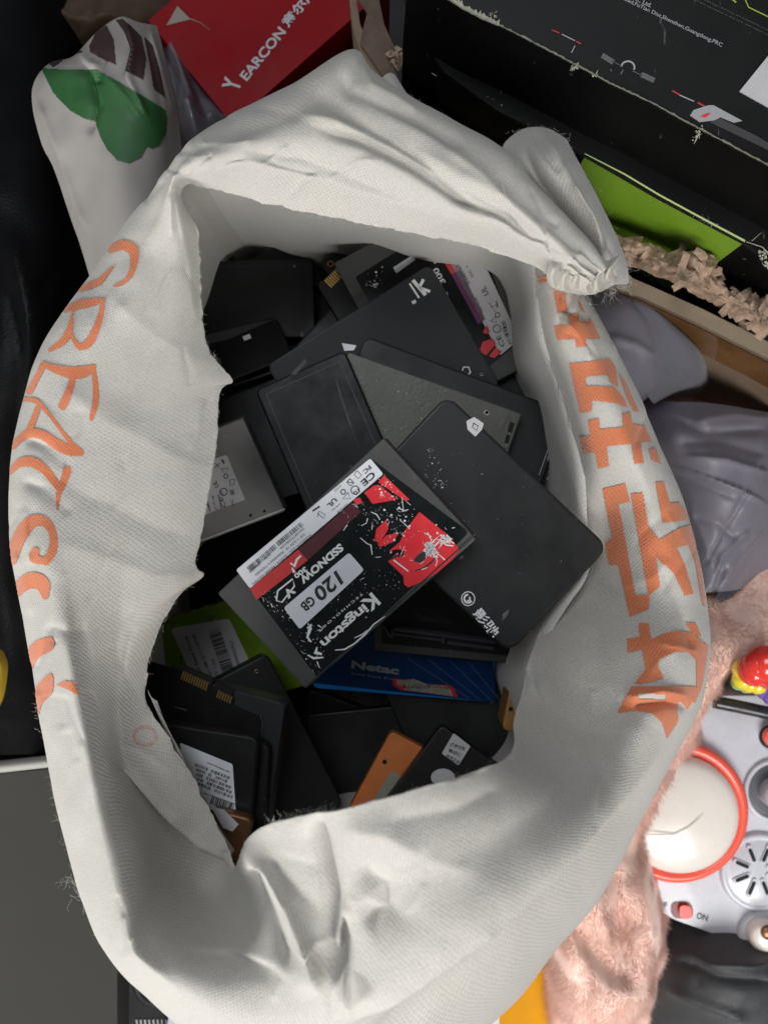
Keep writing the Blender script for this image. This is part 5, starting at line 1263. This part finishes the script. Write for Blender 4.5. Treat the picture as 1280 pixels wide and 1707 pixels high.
# --- grey-purple fabric rolls and pouch
SAT = mat('grey_satin', (.145, .132, .158), .45, spec=.35, bump=.15, bscale=1200, var=.08, vscale=25, sheen=.1)
SATV = mat('grey_velour', (.10, .098, .115), .8, spec=.2, bump=.3, bscale=900, var=.08, vscale=25, sheen=.15)
g = [[(900,474,.150),(960,478,.158),(1020,484,.160),(1050,492,.150),(1056,496,.10)], [(900,520,.155),(970,515,.165),(1045,515,.166),(1082,538,.155),(1090,542,.11)], [(910,580,.155),(980,570,.165),(1055,560,.166),(1096,584,.154),(1104,588,.11)], [(930,640,.150),(1000,630,.160),(1055,615,.162),(1098,618,.148),(1106,620,.10)], [(980,700,.12),(1020,680,.135),(1060,662,.14),(1092,648,.125),(1098,648,.08)], [(1000,720,.04),(1030,700,.05),(1064,680,.05),(1092,658,.05),(1097,656,.04)]]
o = grid_obj('seat_cushion', dense(g, 14, 12, [([(1010,560),(1060,575),(1095,600)], .003, 8, 10)], ((30, .002, 6),)), SAT, flip=False, inv=False); tag(o, 'smooth grey cushion roll between the orange characters and the cardboard box', 'cushion')
g = [[(1000,470,.05),(1040,480,.11),(1070,500,.10),(1080,520,.03)], [(1040,560,.04),(1080,530,.12),(1125,540,.12),(1140,560,.05)], [(1080,620,.03),(1110,590,.11),(1150,590,.12),(1172,605,.06)], [(1095,655,.02),(1130,640,.09),(1165,638,.09),(1182,632,.05)]]
g = [[(1010,490,.150),(1040,484,.156),(1070,496,.150),(1078,505,.10)], [(1040,560,.150),(1085,528,.158),(1118,538,.150),(1126,546,.10)], [(1060,625,.145),(1115,590,.150),(1160,585,.140),(1172,592,.09)], [(1085,668,.12),(1125,645,.125),(1166,636,.115),(1182,630,.08)], [(1098,678,.05),(1126,662,.06),(1162,656,.06),(1182,644,.05)]]
o = grid_obj('rolled_towel', dense(g, 12, 12, [([(1105,610),(1140,625),(1170,640)], -.004, 6, 8)], ((30, .001, 6),)), SATV, flip=False, inv=False); tag(o, 'rolled grey velour end behind the smooth grey cushion, against the cardboard box', 'towel')
g = [[(1040,650,.06),(1110,668,.105),(1180,672,.11),(1290,690,.10),(1400,700,.05)], [(1060,720,.08),(1120,730,.125),(1200,740,.135),(1300,750,.12),(1400,760,.06)], [(1090,800,.08),(1150,810,.125),(1220,820,.14),(1300,820,.12),(1400,830,.06)], [(1110,900,.08),(1170,900,.12),(1225,895,.125),(1290,900,.10),(1400,900,.04)], [(1130,1000,.08),(1172,990,.115),(1215,985,.11),(1262,980,.07),(1400,980,.02)]]
t = empty('fabric_pouch', P(1200, 850, 0), 'flat grey satin pouch with piped seams right of the orange characters', 'pouch')
pc = [([(1095,770),(1160,790),(1240,820),(1290,850)], .0034, 3, 3), ([(1100,782),(1160,802),(1230,832)], -.003, 3, 6), ([(1110,690),(1180,720),(1280,715)], -.004, 4, 12), ([(1130,760),(1210,765),(1290,790)], .003, 4, 10), ([(1150,860),(1200,870),(1230,900)], -.003, 4, 9), ([(1150,700),(1220,690),(1290,700)], .005, 14, 14), ([(1120,740),(1200,735),(1290,760)], -.004, 16, 14), ([(1280,760),(1240,830),(1200,900),(1168,950)], -.003, 3, 3), ([(1190,960),(1200,930),(1230,900),(1250,880)], .004, 4, 5), ([(1170,1000),(1195,980),(1210,940)], -.004, 5, 5), ([(1200,980),(1230,930),(1270,880)], .003, 5, 5), ([(1140,830),(1170,900),(1190,960)], .003, 9, 9)]
adopt(grid_obj('pouch_body', dense(g, 22, 22, pc, ((25, .003, 6), (80, .001, 7))), SAT, None, flip=False, inv=False), t)
g = [[(1330,800,.07),(1290,850,.085),(1240,920,.085),(1195,990,.085),(1160,1060,.085)], [(1360,830,.06),(1310,890,.08),(1262,965,.08),(1222,1020,.08),(1180,1075,.08)], [(1380,850,.02),(1330,905,.04),(1282,980,.04),(1235,1035,.04),(1190,1085,.04)]]
adopt(grid_obj('velour_edge', dense(g, 10, 14, [], ((40, .002, 6),)), SATV, None, flip=True, inv=False), t)
# --- pink plush blanket with fur
PINK = mat('pink_plush', (.86, .60, .51), .95, sheen=.2, spec=.1, var=.06, vscale=40)
t = empty('plush_blanket', P(1100, 1400, 0), 'pink fluffy plush blanket bulging out from under the right side of the white bag', 'blanket')
g = [[(1100,640,.01),(1180,640,.03),(1240,660,.035),(1320,690,.03),(1400,720,.01)], [(1120,800,.02),(1200,800,.05),(1260,800,.05),(1320,800,.05),(1400,800,.03)], [(1100,1000,.04),(1170,1010,.08),(1230,990,.085),(1290,960,.08),(1400,950,.05)], [(1080,1100,.05),(1150,1100,.10),(1215,1080,.105),(1280,1060,.10),(1400,1060,.06)],
     [(1060,1200,.05),(1120,1200,.10),(1172,1190,.10),(1190,1140,.075),(1230,1120,.03)], [(1020,1300,.05),(1080,1300,.10),(1120,1290,.09),(1165,1250,.06),(1185,1230,.015)], [(950,1400,.05),(1010,1390,.11),(1060,1390,.10),(1085,1370,.06),(1095,1360,.015)],
     [(900,1500,.05),(960,1490,.12),(1030,1490,.125),(1085,1480,.10),(1108,1480,.02)], [(890,1600,.05),(950,1590,.13),(1020,1580,.12),(1090,1570,.11),(1116,1570,.02)], [(900,1720,.05),(950,1680,.125),(1010,1680,.13),(1070,1670,.10),(1100,1670,.02)], [(910,1800,.03),(960,1780,.10),(1000,1750,.10),(1060,1720,.07),(1085,1700,.01)]]
pc = [([(1020,1440),(1035,1500),(1045,1560),(1060,1630)], -.008, 14, 16), ([(950,1530),(985,1580),(1020,1630),(1065,1640)], -.010, 12, 14), ([(960,1580),(1010,1640),(1060,1660),(1100,1640)], .006, 14, 14), ([(1060,1420),(1075,1500),(1085,1580)], .006, 14, 12), ([(1130,1100),(1125,1180),(1110,1260)], -.004, 12, 12), ([(940,1480),(990,1500),(1020,1580)], .005, 14, 14)]
Wk = dense(g, 14, 16, pc, ((30, .003, 6), (90, .0008, 7)))
adopt(grid_obj('plush_body', Wk, PINK, None, flip=False, inv=False), t)
V = Wk.reshape(-1, 3); nu, nv = Wk.shape[:2]; a_ = Acc(); N0 = []
r2 = np.random.default_rng(3); tv = []; tf = []
for i in range(nu-1):
    for j in range(nv-1):
        a, b, c, d = Wk[i, j], Wk[i, j+1], Wk[i+1, j+1], Wk[i+1, j]
        n = np.cross(b-a, d-a); ar = np.linalg.norm(n)
        if ar < 1e-12: continue
        n = n/ar; n = n if n[2] > 0 else -n
        cnt = r2.poisson(min(ar*1.8e6, 60))
        for _ in range(cnt):
            u, v = r2.random(2); p = (a*(1-u)+b*u)*(1-v)+(d*(1-u)+c*u)*v
            fl = noise.noise(Vector((p[0]*60, p[1]*60, 1)))*3.0; lean = np.array([math.cos(fl+4.2), math.sin(fl+4.2), 0])
            ln = .0036*(.6+.7*r2.random()); tip = p+(n*.55+lean*.8+r2.normal(0, .22, 3))*ln; sd = np.cross(n, lean)*.00028
            k = len(tv); tv += [p-sd, p+sd, tip+np.array([0, 0, -.0002])]; tf.append((k, k+1, k+2))
adopt(mesh('plush_pile', tv, tf, PINK), t)
# --- black clothing lower right
CLOTH = mat('black_cloth', (.016, .017, .019), .6, bump=.5, bscale=1100, var=.2, vscale=25, sheen=.2)
g = [[(1060,1520,.02),(1160,1530,.06),(1280,1560,.07),(1420,1580,.05)], [(1060,1590,.05),(1150,1590,.085),(1270,1610,.095),(1420,1620,.07)], [(1050,1650,.05),(1150,1660,.09),(1270,1670,.10),(1420,1680,.07)], [(1040,1760,.03),(1150,1770,.07),(1270,1780,.08),(1420,1790,.05)]]
o = grid_obj('jacket', dense(g, 20, 20, [([(1110,1570),(1180,1600),(1290,1600)], .005, 8, 12), ([(1120,1600),(1200,1630),(1290,1640)], -.005, 8, 10), ([(1100,1640),(1170,1670),(1250,1700)], .006, 8, 14), ([(1130,1560),(1160,1600),(1170,1650)], -.003, 8, 8)], ((30, .003, 6), (90, .001, 7))), CLOTH, flip=False, inv=False); tag(o, 'wrinkled black jacket fabric below the toy console', 'jacket')

# --- toy console
TG = mat('toy_grey_plastic', (.50, .50, .54), .3, bump=.05, bscale=60, var=.05, vscale=30, coat=.2)
TW = mat('toy_cream_plastic', (.72, .66, .60), .3, var=.03, vscale=20, coat=.2)
CORAL = mat('coral_plastic', (.80, .10, .06), .3, coat=.2)
t = empty('toy_console', P(1200, 1350, 0), 'grey toy console with white dial in a coral ring and an OFF and ON switch', 'toy')
ZY = .075
adopt(slab('housing', [(x, y, ZY) for x, y in round_corners([(1070,1490),(1085,1240),(1190,1160),(1420,1160),(1420,1640),(1110,1528)], 24, 5)], .05, TG), t)
adopt(dome(1127,1352,ZY, [(.0365,.001),(.0365,.006),(.0345,.0105),(.030,.0130),(.022,.0150),(.012,.0162),(.003,.0166)], 'dial', TW), t)
adopt(torus(1127,1352,ZY+.0035,.0400,.0040,'dial_ring',CORAL,None,96,12,1.3), t)
a_ = Acc(); lo = LZ(ZY+.0172); strokes2d(a_, [(1078,1391),(1100,1391),(1125,1390),(1145,1380),(1160,1368),(1172,1356)], [1, 2.2, 1.8, 1.4, 1.2, .5], lo); adopt(a_.build('dial_crack', mat('crack_brown', (.30, .25, .20), .8)), t)
# speaker boss with slots
adopt(dome(1263,1452,ZY, [(.0245,.000),(.0240,.0022),(.0225,.0032),(.021,.0026),(.0195,.0026),(.018,.0034),(.004,.0036)], 'speaker_boss', TG), t)
c = P(1263,1452,ZY+.0036)
for k in range(8):
    an = math.radians(22+45*k); u = Vector((math.cos(an), math.sin(an), 0)); n_ = Vector((-u.y, u.x, 0)); a0, a1 = c+u*.0065, c+u*.0155; w_ = .0016
    pts = []
    for q in range(9): th = -math.pi/2+math.pi*q/8; pts.append(tuple((a1+u*w_*math.cos(th)+n_*w_*math.sin(th))[:2]))
    for q in range(9): th = math.pi/2+math.pi*q/8; pts.append(tuple((a0+u*w_*math.cos(th)+n_*w_*math.sin(th))[:2]))
    V, Fc = prism(pts, c.z-.001, c.z+.0009); f_ = adopt(mesh('slot_frame', V, Fc, TG), t)
    m_ = sum((Vector(p_) for p_ in pts), Vector((0, 0)))/len(pts); pp = [tuple(m_+(Vector(p_)-m_)*.72) for p_ in pts]
    V, Fc = prism(pp, c.z+.0009, c.z+.0011); adopt(mesh('sound_slot', V, Fc, HOLE), t)
# round window at the right edge
adopt(torus(1292,1318,ZY+.001,.0185,.0016,'knob_rim',TG), t); adopt(dome(1292,1318,ZY+.0006, [(.0185,0),(.014,.0004)], 'knob_well', mat('window_dark', (.10, .10, .11), .2)), t)
adopt(dome(1288,1320,ZY+.001, [(.009,0),(.009,.008),(.007,.010)], 'knob', mat('knob_grey', (.35, .35, .37), .25)), t)
# red button upper right
adopt(dome(1284,1228,ZY, [(.0075,0),(.0075,.003),(.006,.004)], 'button_seat', BLK2), t); adopt(dome(1285,1227,ZY+.004, [(.0057,0),(.0057,.003),(.0045,.0042),(.001,.0045)], 'red_button', CORAL), t)
# switch
pts = [tuple(P(x, y, ZY)[:2]) for x, y in round_corners([(1117,1503),(1153,1503),(1155,1532),(1118,1530)], 13, 6)]
V, Fc = prism(pts, ZY, ZY+.0006); adopt(mesh('switch_seat', V, Fc, mat('dark_red_plastic', (.16, .01, .01), .3)), t)
pts = [tuple(P(x, y, ZY)[:2]) for x, y in round_corners([(1129,1506),(1149,1507),(1150,1529),(1130,1528)], 9, 5)]
V, Fc = prism(pts, ZY+.0006, ZY+.0030); sw = adopt(mesh('switch_slider', V, Fc, mat('switch_red', (.75, .05, .03), .25)), t)
a_ = Acc(); lo = LZ(ZY+.0003); put_text(a_, 'OFF', (1086,1515), (1112,1514), 10, lo, .02); put_text(a_, 'ON', (1159,1531), (1178,1536), 11, lo, .03); adopt(a_.build('printed_text', mat('toy_print', (.06, .06, .07), .5)), t)
# corner knob bottom right
adopt(dome(1264,1552,ZY-.004, [(.0155,.004),(.0155,.0065),(.014,.008),(.0085,.0082)], 'knob_base', TG), t); adopt(dome(1267,1553,ZY+.003, [(.0095,0),(.0095,.007),(.0075,.0095),(.004,.0105),(.001,.0108)], 'white_knob', TW), t); adopt(dome(1279,1554,ZY+.013, [(.0045,0),(.004,.0016),(.001,.002)], 'knob_pin', BROWNG), t)
# --- black cable
def tube(name, pts, rad, m, seg=12):
    C = spline_axis(np.array([list(P(*p)) for p in pts]), 8); V = []
    for i, p_ in enumerate(C):
        d = C[min(i+1, len(C)-1)]-C[max(i-1, 0)]; d /= np.linalg.norm(d); s_ = np.cross(d, [0, 0, 1]); s_ /= np.linalg.norm(s_); u_ = np.cross(s_, d)
        for k in range(seg): a = 6.2832*k/seg; V.append(p_+rad*(math.cos(a)*s_+math.sin(a)*u_))
    Fc = [(i*seg+k, i*seg+(k+1) % seg, (i+1)*seg+(k+1) % seg, (i+1)*seg+k) for i in range(len(C)-1) for k in range(seg)]+[tuple(range(seg)), tuple((len(C)-1)*seg+k for k in range(seg))]
    return mesh(name, V, Fc, m, None, True)
o = tube('power_cable', [(1190,1170,.095),(1230,1178,.096),(1290,1191,.097),(1380,1212,.095)], .0040, mat('rubber_black', (.018, .018, .02), .3, var=.2, vscale=80)); tag(o, 'thick black rubber cable crossing the top of the toy console', 'cable')
# --- bead toys
t = empty('bead_cluster', P(1262, 1125, .08), 'cluster of glossy red, yellow and purple beads above the black cable', 'beads')
def ball(px, py, z, r_, m, name='bead', sx=1, sy=1):
    c = P(px, py, z); V = []; nu_, nv_ = 20, 12
    for j in range(nv_+1):
        ph = math.pi*j/nv_
        for i in range(nu_): th = 6.2832*i/nu_; V.append((c.x+r_*sx*math.sin(ph)*math.cos(th), c.y+r_*sy*math.sin(ph)*math.sin(th), c.z+r_*math.cos(ph)))
    Fc = [(j*nu_+i, (j+1)*nu_+i, (j+1)*nu_+(i+1) % nu_, j*nu_+(i+1) % nu_) for j in range(nv_) for i in range(nu_)]
    return adopt(mesh(name, V, Fc, m, None, True), t)
BR, BY, BP, BGn = [mat(n_, c_, .2, coat=.6) for n_, c_ in (('bead_red', (.75, .04, .03)), ('bead_yellow', (.80, .65, .03)), ('bead_purple', (.16, .10, .42)), ('bead_green', (.20, .55, .08)))]
for x, y, z_, r_, m_ in ((1262,1108,.118,.0085,BR), (1275,1106,.118,.0110,BR), (1257,1116,.114,.0100,BR), (1284,1120,.116,.0105,BR), (1238,1116,.108,.0065,BY), (1238,1132,.106,.0065,BY), (1248,1138,.104,.0060,BY), (1262,1142,.104,.0055,BY), (1230,1138,.098,.0045,BGn), (1243,1143,.098,.0045,BGn), (1276,1148,.100,.0070,BP), (1288,1156,.102,.0075,BP), (1270,1140,.100,.0055,BP), (1290,1135,.110,.007,BR)): ball(x, y, z_, r_, m_)
